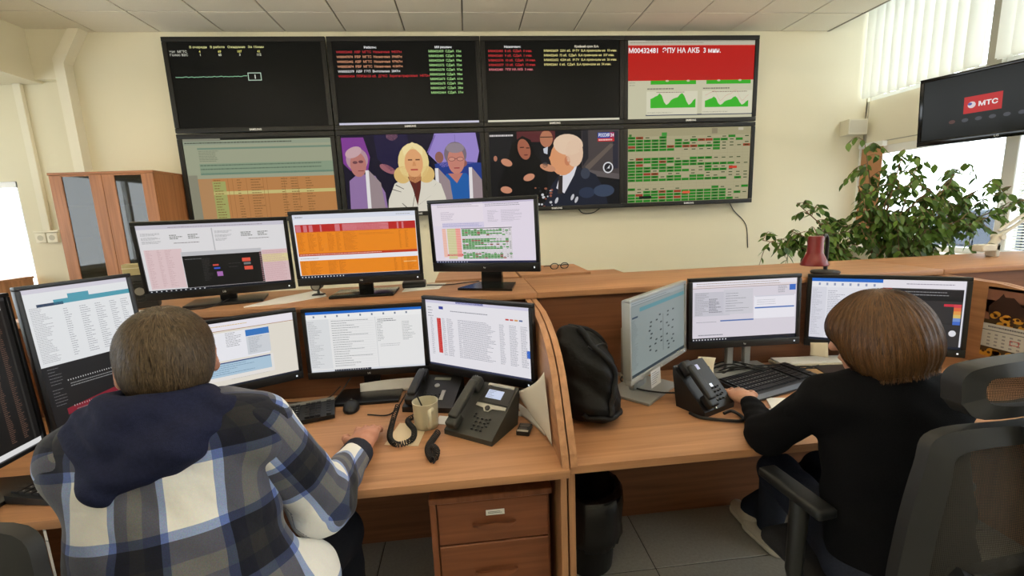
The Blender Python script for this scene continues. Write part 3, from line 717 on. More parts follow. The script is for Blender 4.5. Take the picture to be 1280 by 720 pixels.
def m_orange(s):
    s.rect(0, 0, 1000, 560, (238, 238, 244)).up()
    s.rect(10, 86, 985, 70, (190, 42, 40)).rect(10, 150, 985, 190, (240, 140, 34)).rect(10, 338, 985, 22, (192, 60, 34)).rect(10, 400, 985, 130, (240, 140, 34)).rect(0, 532, 1000, 28, (30, 36, 52)).rect(0, 0, 1000, 40, (222, 226, 240)).up()
    for x, w in ((15, 40), (75, 30), (120, 30), (210, 12), (330, 40), (390, 380), (840, 14), (880, 16)): s.rect(x, 92, w, 58, (214, 122, 130))
    s.bars(390, 95, 380, 7, 8, (190, 60, 66), 3, .7, 1, 3); s.up()
    for x, w in ((20, 60), (100, 70), (180, 40), (260, 60), (330, 40), (390, 120), (850, 22), (900, 30)): s.bars(x, 164, w, 20, 8, (200, 104, 20), 3, .5, 1, x)
    for x, w in ((20, 60), (90, 100), (240, 90), (330, 60), (790, 30), (850, 30), (900, 80)): s.bars(x, 408, w, 15, 8, (196, 104, 24), 3, .4, 1, x)
    s.bars(520, 176, 300, 2, 10, (206, 110, 24), 3, .8, 1, 4); s.bars(20, 345, 700, 1, 8, (240, 190, 170), 6, .9, 1, 5); s.rect(870, 440, 110, 10, (246, 190, 120)); s.bars(20, 20, 60, 1, 8, (120, 120, 120), 6, 1, 1, 3); s.bars(840, 20, 120, 1, 8, (150, 150, 150), 4, 1, 1, 3)
    s.bars(20, 380, 150, 1, 8, (150, 150, 150), 4, 1, 1, 3)
    for i in range(14): s.rect(10 + i * 26, 541, 9, 10, (220, 224, 230))
def m_green(s):
    s.rect(0, 0, 1000, 625, (232, 222, 236)).up()
    s.rect(0, 0, 520, 230, (236, 226, 236)).rect(0, 0, 1000, 16, (200, 190, 214)).rect(100, 200, 420, 60, (214, 206, 232)).rect(100, 240, 680, 350, (236, 226, 238)).rect(0, 604, 1000, 21, (36, 40, 70)).up()
    green_table(s, 290, 272, 490, 310, 22, 9, (226, 220, 226), (64, 156, 58))
    s.rect(285, 262, 500, 6, (40, 44, 50)); s.rect(90, 262, 40, 300, (240, 186, 170)); s.rect(140, 262, 90, 320, (208, 206, 150)); s.rect(228, 262, 52, 300, (240, 150, 140)); s.rect(120, 530, 170, 20, (206, 60, 70)).up()
    for i in range(17): s.rect(90, 280 + i * 18, 190, 3, (250, 226, 214))
    s.bars(90, 90, 160, 7, 13, (180, 168, 186), 4, .4, 1, 4); s.bars(560, 90, 110, 10, 12, (184, 176, 190), 4, .4, 1, 5); s.bars(690, 90, 200, 10, 12, (184, 176, 190), 4, .5, 1, 6); s.bars(100, 210, 400, 3, 14, (170, 168, 206), 6, .9, 1, 7); s.bars(60, 20, 420, 2, 16, (180, 170, 180), 5, .8, 1, 8); s.bars(540, 24, 360, 2, 16, (130, 130, 140), 5, .8, 1, 9)
    for i in range(12): s.rect(10 + i * 28, 610, 10, 10, (190, 196, 220))
def m_log(s):         # dark portrait log
    s.rect(0, 0, 600, 1000, (26, 24, 23)).up(); s.rect(0, 965, 600, 35, (226, 226, 226)).rect(560, 0, 12, 965, (48, 46, 44)).rect(0, 0, 600, 22, (60, 58, 58)).up()
    for x, w in ((40, 70), (200, 60), (300, 50), (420, 40), (500, 40)): s.bars(x, 60, w, 70, 12.5, (150, 146, 140) if x < 100 else (112, 84, 70), 4, .5, 1, x)
    s.rect(0, 880, 70, 60, (206, 120, 50)); s.rect(540, 60, 24, 18, (230, 230, 230))
def m_chart(s):       # portrait: white table above, dark chart below
    s.rect(0, 0, 600, 1000, (232, 234, 236)).up(); s.rect(0, 540, 600, 450, (26, 24, 26)).rect(0, 0, 600, 30, (214, 210, 222)).rect(150, 90, 450, 34, (78, 158, 178)).rect(60, 108, 140, 20, (40, 60, 90)).rect(0, 988, 600, 12, (226, 226, 230)).up()
    s.rect(230, 60, 120, 34, (78, 158, 178)); s.bars(20, 130, 110, 34, 11.5, (176, 176, 182), 4, .4, 1, 3)
    for x, w in ((190, 40), (280, 60), (370, 60), (460, 50), (530, 50)): s.bars(x, 160, w, 22, 16, (150, 150, 160), 4, .5, 1, x)
    for i in range(2):
        s.bars(30, 560 + i * 150, 70, 6, 22, (110, 110, 112), 4, .5, 1, 5); 
        for k in range(34): s.rect(120 + k * 14, 660 + i * 190, 5, 10, (190, 190, 190))
        s.bars(130, 690 + i * 190, 440, 2, 18, (140, 140, 140), 6, .8, 1, 6)
    s.poly([(80, 860), (430, 805), (430, 850), (80, 905)], (128, 26, 44)); s.up()
    for k in range(24): s.rect(420 + k * 7, 790 - (k * 37 % 50), 4, 26 + (k * 13 % 30), (60, 140, 60))
    s.text('АВГУСТ', 120, 620, 1, (26, 24, 26)) if False else None
def m_blue(s):        # beige form with blue panel
    s.rect(0, 0, 1000, 560, (232, 226, 214)).up(); s.rect(0, 0, 1000, 70, (240, 236, 244)).rect(0, 70, 1000, 5, (176, 130, 90)).rect(100, 90, 700, 240, (240, 240, 246)).rect(100, 340, 720, 160, (236, 232, 228)).up()
    s.rect(640, 96, 170, 56, (60, 122, 196)).rect(640, 156, 170, 160, (212, 216, 222)).rect(110, 356, 690, 110, (176, 204, 224)).rect(110, 346, 690, 10, (60, 80, 130)).up()
    s.bars(500, 100, 110, 9, 14, (140, 140, 146), 4, .5, 1, 3); s.bars(120, 110, 260, 5, 40, (160, 160, 166), 5, .4, 1, 4); s.bars(290, 370, 400, 5, 18, (110, 140, 170), 4, .5, 1, 5); s.bars(655, 166, 130, 10, 14, (160, 166, 176), 4, .4, .9, 6)
    s.bars(100, 30, 600, 1, 8, (220, 190, 120), 6, .9, 1, 7); s.bars(500, 500, 300, 1, 8, (190, 186, 180), 3, .9, 1, 7)
    s.rect(0, 546, 1000, 14, (40, 44, 56))
def m_mail(s, dark=False):
    s.rect(0, 0, 1000, 560, (238, 238, 238)).up(); s.rect(0, 0, 1000, 26, (38, 110, 206)).rect(0, 26, 1000, 46, (244, 244, 244)).rect(0, 72, 190, 460, (226, 228, 230)).rect(590, 72, 3, 468, (200, 202, 204)).rect(0, 544, 1000, 16, (222, 226, 232)).up()
    s.bars(10, 92, 120, 32, 13.5, (176, 178, 182), 4, .3, 1, 3)
    for j in range(20): s.bars(210, 90 + j * 22, 200 if j % 3 else 340, 1, 8, (146, 148, 152), 5, .6, 1, j); s.rect(205, 104 + j * 22, 370, 1.2, (206, 206, 208))
    for x in (600, 820): s.bars(x, 130, 60 if x == 600 else 120, 12, 15, (150, 152, 156), 4, .4, 1, x)
    s.bars(610, 96, 200, 2, 16, (110, 112, 118), 6, .6, 1, 4); s.bars(620, 330, 250, 2, 16, (180, 180, 184), 4, .6, 1, 4)
    for i in range(9): s.rect(60 + i * 100, 38, 14, 18, (120, 130, 150))
    s.rect(200, 544, 320, 16, (40, 48, 64)); 
    for i in range(14): s.rect(210 + i * 21, 547, 8, 9, (230, 230, 230))
def m_list(s):        # white list with red column
    s.rect(0, 0, 1000, 560, (236, 234, 240)).up(); s.rect(0, 0, 1000, 26, (214, 210, 232)).rect(320, 0, 270, 18, (60, 70, 150)).rect(110, 150, 42, 300, (206, 44, 44)).rect(140, 50, 46, 24, (60, 70, 160)).rect(965, 330, 35, 60, (60, 110, 206)).rect(0, 546, 1000, 14, (60, 64, 90)).up()
    for x, w in ((40, 30), (165, 40), (215, 70), (330, 40), (370, 330), (730, 50), (820, 80), (920, 60)): s.bars(x, 150, w, 28, 11.5, (160, 160, 172), 4, .7, 1, x)
    s.bars(115, 156, 34, 26, 11.5, (236, 130, 120), 3, .6, 1, 3); s.bars(20, 60, 60, 4, 24, (150, 150, 160), 6, .6, 1, 3); s.bars(260, 80, 400, 1, 8, (150, 150, 160), 7, .9, 1, 3)
    for i, c in enumerate(((200, 60, 60), (206, 100, 90), (216, 160, 90), (90, 110, 160))): s.rect(790 + i * 40, 100, 30, 12, c)
def m_scheme(s):      # dim diagram
    s.rect(0, 0, 1000, 625, (134, 144, 142)).up(); s.rect(0, 0, 1000, 40, (150, 158, 158)).rect(160, 70, 840, 34, (86, 138, 146)).rect(0, 600, 1000, 25, (40, 52, 60)).rect(40, 130, 90, 14, (40, 60, 80)).up()
    s.bars(30, 160, 100, 34, 12, (110, 120, 120), 5, .4, 1, 3); s.bars(40, 20, 700, 2, 18, (110, 118, 120), 6, .8, 1, 3)
    R = random.Random(6); s.rect(560, 200, 14, 330, (112, 120, 120))
    for i in range(11):
        for x in (320, 420, 500, 640, 740):
            if R.random() < .55: s.rect(x + R.uniform(-20, 20), 190 + i * 34, 34, 13, (46, 56, 60))
def m_forms(s):
    s.rect(0, 0, 1000, 625, (222, 216, 226)).up(); s.rect(0, 0, 1000, 44, (236, 232, 240)).rect(0, 66, 1000, 4, (150, 120, 110)).rect(0, 44, 1000, 22, (232, 222, 226)).rect(0, 590, 1000, 35, (30, 32, 42)).up()
    s.rect(20, 110, 340, 250, (204, 202, 212)).rect(300, 90, 280, 260, (212, 210, 218)).rect(930, 66, 60, 60, (60, 110, 200)).rect(590, 170, 400, 240, (240, 238, 246)).up()
    s.rect(600, 290, 380, 14, (80, 120, 190)).rect(270, 408, 320, 14, (90, 120, 180)).rect(600, 170, 380, 12, (214, 212, 224)).up()
    s.bars(30, 120, 130, 14, 17, (150, 148, 156), 5, .5, 1, 2); s.bars(160, 180, 130, 9, 17, (130, 130, 140), 8, .5, 1, 3); s.bars(320, 130, 220, 8, 26, (140, 140, 150), 5, .4, 1, 4); s.bars(820, 80, 90, 5, 15, (140, 140, 150), 5, .7, 1, 5); s.bars(40, 20, 800, 2, 22, (170, 150, 140), 6, .9, 1, 6); s.bars(620, 215, 200, 3, 22, (180, 180, 190), 4, .4, 1, 6); s.bars(40, 420, 200, 1, 22, (150, 150, 160), 5, .8, 1, 6); s.bars(60, 555, 240, 1, 8, (140, 140, 150), 10, .9, 1, 6)
    for i in range(12): s.rect(10 + i * 28, 602, 12, 12, (220, 222, 228))
def m_split(s):       # mail left, dark map dashboard right
    s.rect(0, 0, 1000, 560, (232, 232, 240)).up(); s.rect(0, 0, 490, 30, (44, 110, 206)).rect(0, 30, 490, 50, (238, 238, 244)).rect(0, 80, 110, 460, (222, 222, 232)).rect(490, 0, 510, 70, (236, 232, 240)).rect(490, 70, 500, 470, (52, 50, 52)).rect(0, 540, 1000, 20, (30, 36, 50)).up()
    s.rect(490, 82, 500, 46, (36, 34, 38)).rect(490, 128, 500, 40, (30, 30, 34)).rect(755, 180, 4, 170, (34, 34, 36)).rect(490, 350, 500, 5, (34, 34, 36)).rect(490, 72, 60, 16, (206, 60, 70)).up()
    for i, c in enumerate(((214, 70, 80), (226, 110, 70), (230, 160, 80), (220, 190, 110), (120, 150, 210), (70, 110, 200))): s.rect(940, 190 + i * 28, 44, 28, c)
    s.rect(880, 190, 60, 20, (206, 50, 70)); s.ell(945, 430, 22, 26, (230, 230, 236)); s.rect(830, 400, 40, 20, (220, 150, 90))
    s.bars(120, 110, 120, 26, 16, (170, 170, 184), 5, .4, 1, 3); s.bars(10, 100, 80, 30, 14, (180, 180, 192), 4, .3, 1, 4); s.bars(560, 94, 360, 2, 24, (150, 150, 154), 6, .8, 1, 5); s.bars(640, 30, 300, 1, 8, (150, 140, 160), 6, .9, 1, 6)
    for i in range(8): s.rect(50 + i * 54, 42, 14, 22, (150, 160, 190))

# ================================================================== THE VIDEO WALL
m_bez = mat('tv_bezel', (36, 35, 32), 0.5, spec=.25); m_back = mat('tv_back', (24, 24, 24), 0.6)
m_silver = mat('silver_letters', (225, 225, 220), 0.35, emis=(200, 200, 195), estr=.15)
m_scr = screenmat(); m_scrd = screenmat('lit_screen_tv', SCREEN * .95, 0.35, 0.06)
TW, TH = 1.545, .903
BZ = .048
def television(label, x, z, draw):
    t = thing('wall_display', label, 'television', (x, YB, z), 0, 'displays of the video wall')
    t.rotation_euler = (0, 0, 0); y0 = -.15
    f = MB()
    for (a, b, c, d) in ((-TW/2, TW/2, TH/2 - BZ, TH/2), (-TW/2, TW/2, -TH/2, -TH/2 + BZ), (-TW/2, -TW/2 + BZ, -TH/2 + BZ, TH/2 - BZ), (TW/2 - BZ, TW/2, -TH/2 + BZ, TH/2 - BZ)):
        f.rbox(a + .001, b - .001, y0, y0 + .035, c + .001, d - .001, .005, 2)
    f.build('bezel', m_bez, t, smooth=40)
    MB().rbox(-TW/2 + .02, TW/2 - .02, y0 + .03, y0 + .10, -TH/2 + .02, TH/2 - .02, .01, 1).build('back_cover', m_back, t)
    MB().box(-.25, .25, y0 + .10, -.001, -.2, .2).build('wall_mount', m_back, t)
    s = Scr(TW - 2 * BZ, TH - 2 * BZ, 1920, 1080, .0003); draw(s); s.build('screen', m_scrd, t, (0, y0 + .012, 0))
    letters('SAMSUNG', .026, m_silver, t, (0, y0 - .0008, -TH/2 + .024), bold=.03, name='maker_name')
    return t
cx = [-2.09, -.535, 1.012, 2.556]; zt, zb = 2.905, 1.995
television('black wall display with queue counters and a flat green line, top left', cx[0], zt, tv_queue)
television('black wall display with red and green text columns, second in top row', cx[1], zt, tv_jobs)
television('black wall display with red and yellow text lists, third in top row', cx[2], zt, tv_sla)
television('wall display with red alarm banner over green graphs', cx[3], zt, tv_alarm)
television('wall display with washed-out green and orange table, beside the glazed cabinet', cx[0], zb, tv_orange)
television('wall display showing a fair-haired presenter in a white jacket', cx[1], zb, tv_talk)
television('wall display showing a white-haired man in a suit speaking to microphones', cx[2], zb, tv_news)
television('wall display with green cell table, bottom right of the video wall', cx[3], zb, tv_table)
# cables hanging under the displays
m_cable = mat('black_cable', (22, 22, 22), .5)
def cable(label, pts, r=.004, name='cable', m=None, n=6, group=None):
    o = MB().tube(spline(pts, 6), r, n).build(name, m or m_cable, None, smooth=60); return tag(o, label, 'cable', group)
cable('thin black cable looping under the news display', [(1.28, 5.07, 1.56), (1.34, 5.07, 1.50), (1.46, 5.07, 1.50), (1.56, 5.07, 1.56)], .006)
cable('thin black cable running down the wall from the green table display', [(3.12, 5.07, 1.56), (3.20, 5.085, 1.45), (3.36, 5.092, 1.28), (3.40, 5.092, 1.0)], .005)

# ================================================================== TELEVISION ON THE WINDOW WALL
def wall_tv():
    w, h = .98, .572
    t = thing('swivel_television', 'black television on a swivel arm by the window showing a red logo', 'television', (4.28, 3.33, 2.259), math.radians(-68.1))
    R = rotm(x=math.radians(6.0))
    m_gl = mat('piano_black', (10, 10, 10), .12)
    f = MB(); b = .028
    for (a, c, d, e) in ((-w/2, w/2, h/2 - b, h/2), (-w/2, w/2, -h/2, -h/2 + .05), (-w/2, -w/2 + b, -h/2 + .05, h/2 - b), (w/2 - b, w/2, -h/2 + .05, h/2 - b)):
        f.rbox(a, c, -.004, .03, d, e, .004, 2, M=R)
    f.build('bezel', m_gl, t, smooth=40)
    MB().rbox(-w/2 + .02, w/2 - .02, .028, .06, -h/2 + .02, h/2 - .02, .01, 2, M=R).build('back_cover', m_back, t)
    s = Scr(w - 2 * b, h - b - .05, 1920, 1080, .0002); tv_brand(s); so = s.build('screen', screenmat('lit_screen_glossy', SCREEN * .9, .15, .12), t, R @ Vector((0, .004, .011)), (math.radians(6), 0, 0))
    letters('LG', .024, m_silver, t, R @ Vector((.02, -.005, -h/2 + .024)), (PI/2 + math.radians(6), 0, 0), name='maker_name')
    MB().cyl((0, .06, 0), (0, .20, 0), .03).rbox(-.10, .10, .055, .075, -.1, .1, .005, 1).cyl((0, .20, -.05), (0, .20, .05), .028).build('swivel_arm', m_back, t, smooth=40)
    MB().tube([(0, .20, 0), (.2, .27, 0), (.16, .47, 0)], .018, 8).build('wall_bracket', m_back, t)
wall_tv()

# ================================================================== OFFICE MONITORS
m_mon = mat('monitor_black', (18, 18, 19), .38); m_mong = mat('monitor_gloss', (12, 12, 13), .15); m_monst = mat('stand_black', (20, 20, 21), .3)
m_silv = mat('monitor_silver', (168, 170, 168), .4, .25); m_led = mat('led', (220, 225, 235), .4, emis=(220, 230, 245), estr=.8)
def monitor(label, loc, yaw, tilt, w, h, draw, PW, PH, base_z, bez=.016, bot=.024, stand='slab', off=.10, mt=None, logo='LG', sm=None, name='computer_monitor', bw=.26, bd=.19, bo=None):
    mt = mt or m_mon; sm = sm or m_monst
    yaw = math.radians(yaw); tl = math.radians(tilt); cz = loc[2] - base_z
    t = thing(name, label, 'monitor', (loc[0], loc[1], base_z), yaw, 'office monitors')
    R = rotm(x=-tl, loc=(0, 0, cz))
    f = MB()
    for (a, c, d, e) in ((-w/2, w/2, h/2 - bez, h/2), (-w/2, w/2, -h/2, -h/2 + bot), (-w/2, -w/2 + bez, -h/2 + bot, h/2 - bez), (w/2 - bez, w/2, -h/2 + bot, h/2 - bez)):
        f.rbox(a, c, -.002, .022, d, e, .003, 2, M=R)
    f.build('bezel', mt, t, smooth=40)
    MB().rbox(-w/2 + .004, w/2 - .004, .018, .036, -h/2 + .004, h/2 - .004, .008, 2, M=R).rbox(-w * .32, w * .32, .034, .055, -h * .32, h * .28, .012, 2, M=R).build('back_cover', mt, t, smooth=40)
    s = Scr(w - 2 * bez, h - bez - bot, PW, PH); draw(s)
    s.build('screen', m_scr, t, R @ Vector((0, .006, (bot - bez) / 2)), (-tl, 0, 0))
    if logo: letters(logo, .011, m_silver, t, R @ Vector((0, -.0028, -h/2 + bot * .5)), (PI/2 - tl, 0, 0), name='maker_mark')
    MB().box(w/2 - .03, w/2 - .024, -.0028, -.001, -h/2 + bot * .4, -h/2 + bot * .6, M=R).build('power_light', m_led, t)
    zt = cz - h * .12; bo = off if bo is None else bo
    if stand == 'slab':
        MB().rbox(-.035, .035, off - .012, off + .012, .012, zt, .006, 2).rbox(-.045, .045, .045, off + .012, zt - .06, zt + .04, .008, 2).build('stand_neck', sm, t, smooth=40)
        MB().rbox(-bw/2, bw/2, bo - bd * .62, bo + bd * .38, 0, .014, .006, 2).build('stand_base', sm, t, smooth=40)
    elif stand == 'hp':
        MB().prism([(-.055, .012), (.055, .012), (.05, zt), (-.05, zt)], off - .01, off + .012, 'y').box(-.05, .05, .045, off + .01, zt - .06, zt + .03).build('stand_neck', sm, t)
        MB().prism([(-bw/2, off - bd * .6), (bw/2, off - bd * .6), (bw * .36, off + bd * .4), (-bw * .36, off + bd * .4)], 0, .012, 'z').build('stand_base', sm, t)
    elif stand == 'arch':   # silver column with a cable window
        n = MB().rbox(-.058, -.026, off - .012, off + .014, .01, zt, .004, 1).rbox(.026, .058, off - .012, off + .014, .01, zt, .004, 1).rbox(-.03, .03, off - .012, off + .014, .01, .035, .003, 1).rbox(-.03, .03, off - .012, off + .014, .12, zt, .004, 1).box(-.05, .05, .045, off + .012, zt - .05, zt + .04)
        n.build('stand_neck', sm, t, smooth=40)
        MB().rbox(-bw/2, bw/2, off - bd * .6, off + bd * .4, 0, .012, .004, 2).build('stand_base', sm, t, smooth=40)
    return t
CT = 1.166; DT = .75
monitor('black monitor on the counter with pale pages and a dark window', (-1.135, 2.135, 1.382), 16.0, -6.3, .598, .349, m_tables, 1000, 560, CT, bot=.034, off=.09, bw=.32, bd=.20)
monitor('black monitor on the counter showing an orange and red table', (-.514, 2.13, 1.403), 0, -4.0, .583, .348, m_orange, 1000, 560, CT, bot=.034, off=.10, bw=.30, bd=.2, sm=m_mong)
monitor('black monitor on the counter showing a green table, on a glossy trapezoid foot', (.070, 2.115, 1.431), -22.5, -3.7, .549, .351, m_green, 1000, 625, CT, bez=.018, bot=.044, stand='hp', logo='hp', off=.11, sm=m_mong, bw=.28, bd=.2)
monitor('upright black monitor with a dark log at the left edge', (-1.409, 1.335, 1.101), 90.4, 1.8, .312, .50, m_log, 600, 1000, DT, bez=.012, bot=.014, logo=None, bw=.24, bd=.2)
monitor('upright black monitor with white table over dark chart beside the man', (-1.322, 1.633, 1.116), 65.2, 4.0, .32, .50, m_chart, 600, 1000, DT, bez=.014, bot=.014, logo=None, bw=.24, bd=.2)
monitor('black monitor half hidden behind the man, beige form with blue panel', (-.982, 1.81, 1.007), 30.2, -1.8, .53, .318, m_blue, 1000, 560, DT, bot=.034, off=.07, bd=.16)
monitor('black desk monitor with blue-topped mail list, between two others', (-.470, 1.937, .999), -.9, .3, .528, .318, m_mail, 1000, 560, DT, bot=.030, off=.042, bw=.28, bd=.17, bo=-.005)
monitor('black desk monitor with white list and red column beside the divider', (.006, 1.775, 1.018), -36.2, -1.0, .548, .344, m_list, 1000, 560, DT, bot=.034)
monitor('silver-backed monitor with dim diagram standing beside the backpack', (.772, 1.700, 1.036), 41.5, 1.5, .53, .33, m_scheme, 1000, 625, DT, bez=.012, bot=.020, stand='arch', mt=m_silv, sm=m_silv, logo='hp', bw=.28, bd=.2)
monitor('black monitor on silver column showing grey forms', (1.241, 1.855, 1.044), -2.4, 2.6, .527, .328, m_forms, 1000, 625, DT, bez=.018, bot=.034, stand='arch', sm=m_silv, logo='hp', bw=.30, bd=.2, off=.045)
monitor('black monitor behind the woman with mail and dark dashboard', (1.875, 1.80, 1.007), -32.3, 2.8, .59, .353, m_split, 1000, 560, DT, bez=.018, bot=.034, stand='slab', off=.045, logo=None)
# ================================================================== DESK THINGS
m_blk = mat('black_plastic', (22, 22, 23), .42); m_key = mat('key_black', (30, 30, 32), .4); m_gry = mat('charcoal_plastic', (52, 53, 50), .5)
m_paper = mat('paper', (232, 231, 226), .8); m_steel = mat('brushed_silver', (176, 174, 166), .35, .7); m_white = mat('matt_white', (228, 226, 218), .5)
def keyboard(label, loc, yaw, w=.44, d=.155, silver=False, rest=0.0):
    t = thing('keyboard', label, 'keyboard', loc, math.radians(yaw), 'keyboards')
    top = m_steel if silver else m_blk
    b = MB().prism([(-d/2 - rest, .004), (-d/2 - rest, .012), (-d/2, .019), (d/2, .030), (d/2, .004)], -w/2, w/2, 'x'); b.build('case', m_blk, t)
    if silver: MB().prism([(d/2 - .028, .0290), (d/2 - .001, .0312), (d/2 - .001, .030), (d/2 - .028, .027)], -w/2, w/2, 'x').build('silver_strip', m_steel, t)
    if rest: MB().prism([(-d/2 - rest, .0125), (-d/2 - .012, .0195), (-d/2 - .012, .018), (-d/2 - rest, .011)], -w/2 + .004, w/2 - .004, 'x').build('wrist_rest', mat('rest_grey', (96, 104, 116), .3, .3), t)
    k = MB(); kd = d - (.036 if silver else .014); rows = 6; p = kd / rows; x0 = -w/2 + .012
    ncol = int((w - .024) / .0192)
    for r in range(rows):
        y = -d/2 + .008 + p * (r + .5); z = .019 + (y + d/2) / d * .011
        c = 0
        while c < ncol:
            n = 5 if (r == 0 and c == 4) else 1
            if c in (15, 19) : c += 1; continue
            xa = x0 + c * (w - .024) / ncol; xb = xa + n * (w - .024) / ncol
            k.prism([(xa + .0012, y - p/2 + .0012), (xb - .0012, y - p/2 + .0012), (xb - .0012, y + p/2 - .0012), (xa + .0012, y + p/2 - .0012)], z - .002, z + .006, 'z'); c += n
    ko = k.build('keys', m_key, t); ko['kind'] = 'stuff'
    lm = MB()
    for r in range(1, 5):
        y = -d/2 + .008 + p * (r + .55); z = .019 + (y + d/2) / d * .011 + .0063
        for c in range(15): xa = x0 + (c + .35) * (w - .024) / ncol; lm.box(xa, xa + .004, y - .002, y + .002, z - .0004, z)
    lo = lm.build('key_legends', mat('legend', (170, 170, 170), .6), t); lo['kind'] = 'stuff'
    return t
keyboard('black keyboard with silver strip beside the mouse', (-.80, 1.735, DT), 15.8, silver=True, d=.165)
keyboard('black keyboard at the far left in front of the upright monitors', (-1.262, 1.505, DT), 78, w=.43)
keyboard('black keyboard with grey wrist rest under the woman\'s hand', (1.281, 1.727, DT), 18.0, w=.45, d=.165, rest=.035)

mo = thing('computer_mouse', 'black computer mouse right of the silver-strip keyboard', 'mouse', (-.522, 1.795, DT), math.radians(8))
MB().ell((0, 0, .008), (.033, .055, .028), 20, 12).build('shell', m_blk, mo, smooth=60)
MB().cyl((-.003, .028, .030), (.003, .028, .030), .007, n=12).build('wheel', m_gry, mo, smooth=40)
cable('thin mouse cable running back from the black mouse', [(-.53, 1.85, .757), (-.56, 1.93, .755), (-.62, 1.95, .755)], .002, 'mouse_cable')

# mug with a spoon
mg = thing('coffee_mug', 'cream ceramic mug between the two desk phones', 'mug', (-.193, 1.585, DT))
m_mug = mat('mug_glaze', (206, 198, 170), .3)
MB().lathe([(.001, .001), (.040, .001), (.043, .004), (.0445, .02), (.047, .098), (.0485, .102), (.046, .103), (.0445, .098), (.041, .012), (.001, .010)], 32).build('cup', m_mug, mg, smooth=50)
MB().tube([(.016 + .0445 * .3, -.042, .085), (.020, -.064, .088), (.022, -.075, .070), (.021, -.074, .042), (.018, -.060, .022), (.013, -.042, .02)], .0075, 8).build('handle', m_mug, mg, smooth=60)
MB().lathe([(.001, .062), (.0435, .062)], 24).build('coffee', mat('coffee', (58, 38, 24), .15), mg)
sp = MB().tube([(-.03, .02, .115), (.0, -.005, .05), (.012, -.02, .016)], .0028, 8).ell((.012, -.02, .014), (.009, .012, .003), 10, 6).build('teaspoon', mat('dark_steel', (70, 66, 60), .25, .9), None, smooth=60)
sp.location = (-.193, 1.585, DT); tag(sp, 'dark teaspoon standing in the cream mug', 'spoon')

def coil(label, pts, r=.009, turns=40, tr=.0022, ztop=None):
    c = spline(pts, 14); L = [0]
    for a, b in zip(c[:-1], c[1:]): L.append(L[-1] + (b - a).length)
    out = []; n = turns * 8
    for i in range(n + 1):
        s = L[-1] * i / n; k = max(j for j in range(len(L)) if L[j] <= s + 1e-9); k = min(k, len(c) - 2)
        f = (s - L[k]) / max(L[k+1] - L[k], 1e-9); p = c[k].lerp(c[k+1], f); d = (c[k+1] - c[k]).normalized()
        a = d.cross(Vector((0, 0, 1))); a = a.normalized() if a.length > 1e-4 else Vector((1, 0, 0)); b = a.cross(d)
        t = 2 * PI * turns * i / n; out.append(p + a * (r * math.cos(t)) + b * (r * math.sin(t)))
    o = MB().tube(out, tr, 5).build('coiled_cord', m_blk, None, smooth=80); return tag(o, label, 'cord', 'coiled handset cords')
z = DT + .0115
coil('long coiled cord looping on the desk beside the mug', [(-.315, 1.70, z + .03), (-.325, 1.62, z), (-.315, 1.50, z), (-.28, 1.445, z), (-.235, 1.47, z), (-.235, 1.54, z), (-.268, 1.62, z), (-.24, 1.665, z)], .009, 58)
coil('bunched coiled cord in front of the grey desk phone', [(-.145, 1.50, z + .005), (-.160, 1.46, z), (-.172, 1.41, z), (-.165, 1.36, z), (-.148, 1.325, z), (-.140, 1.355, z + .012), (-.155, 1.385, z + .014)], .010, 30, .0026)

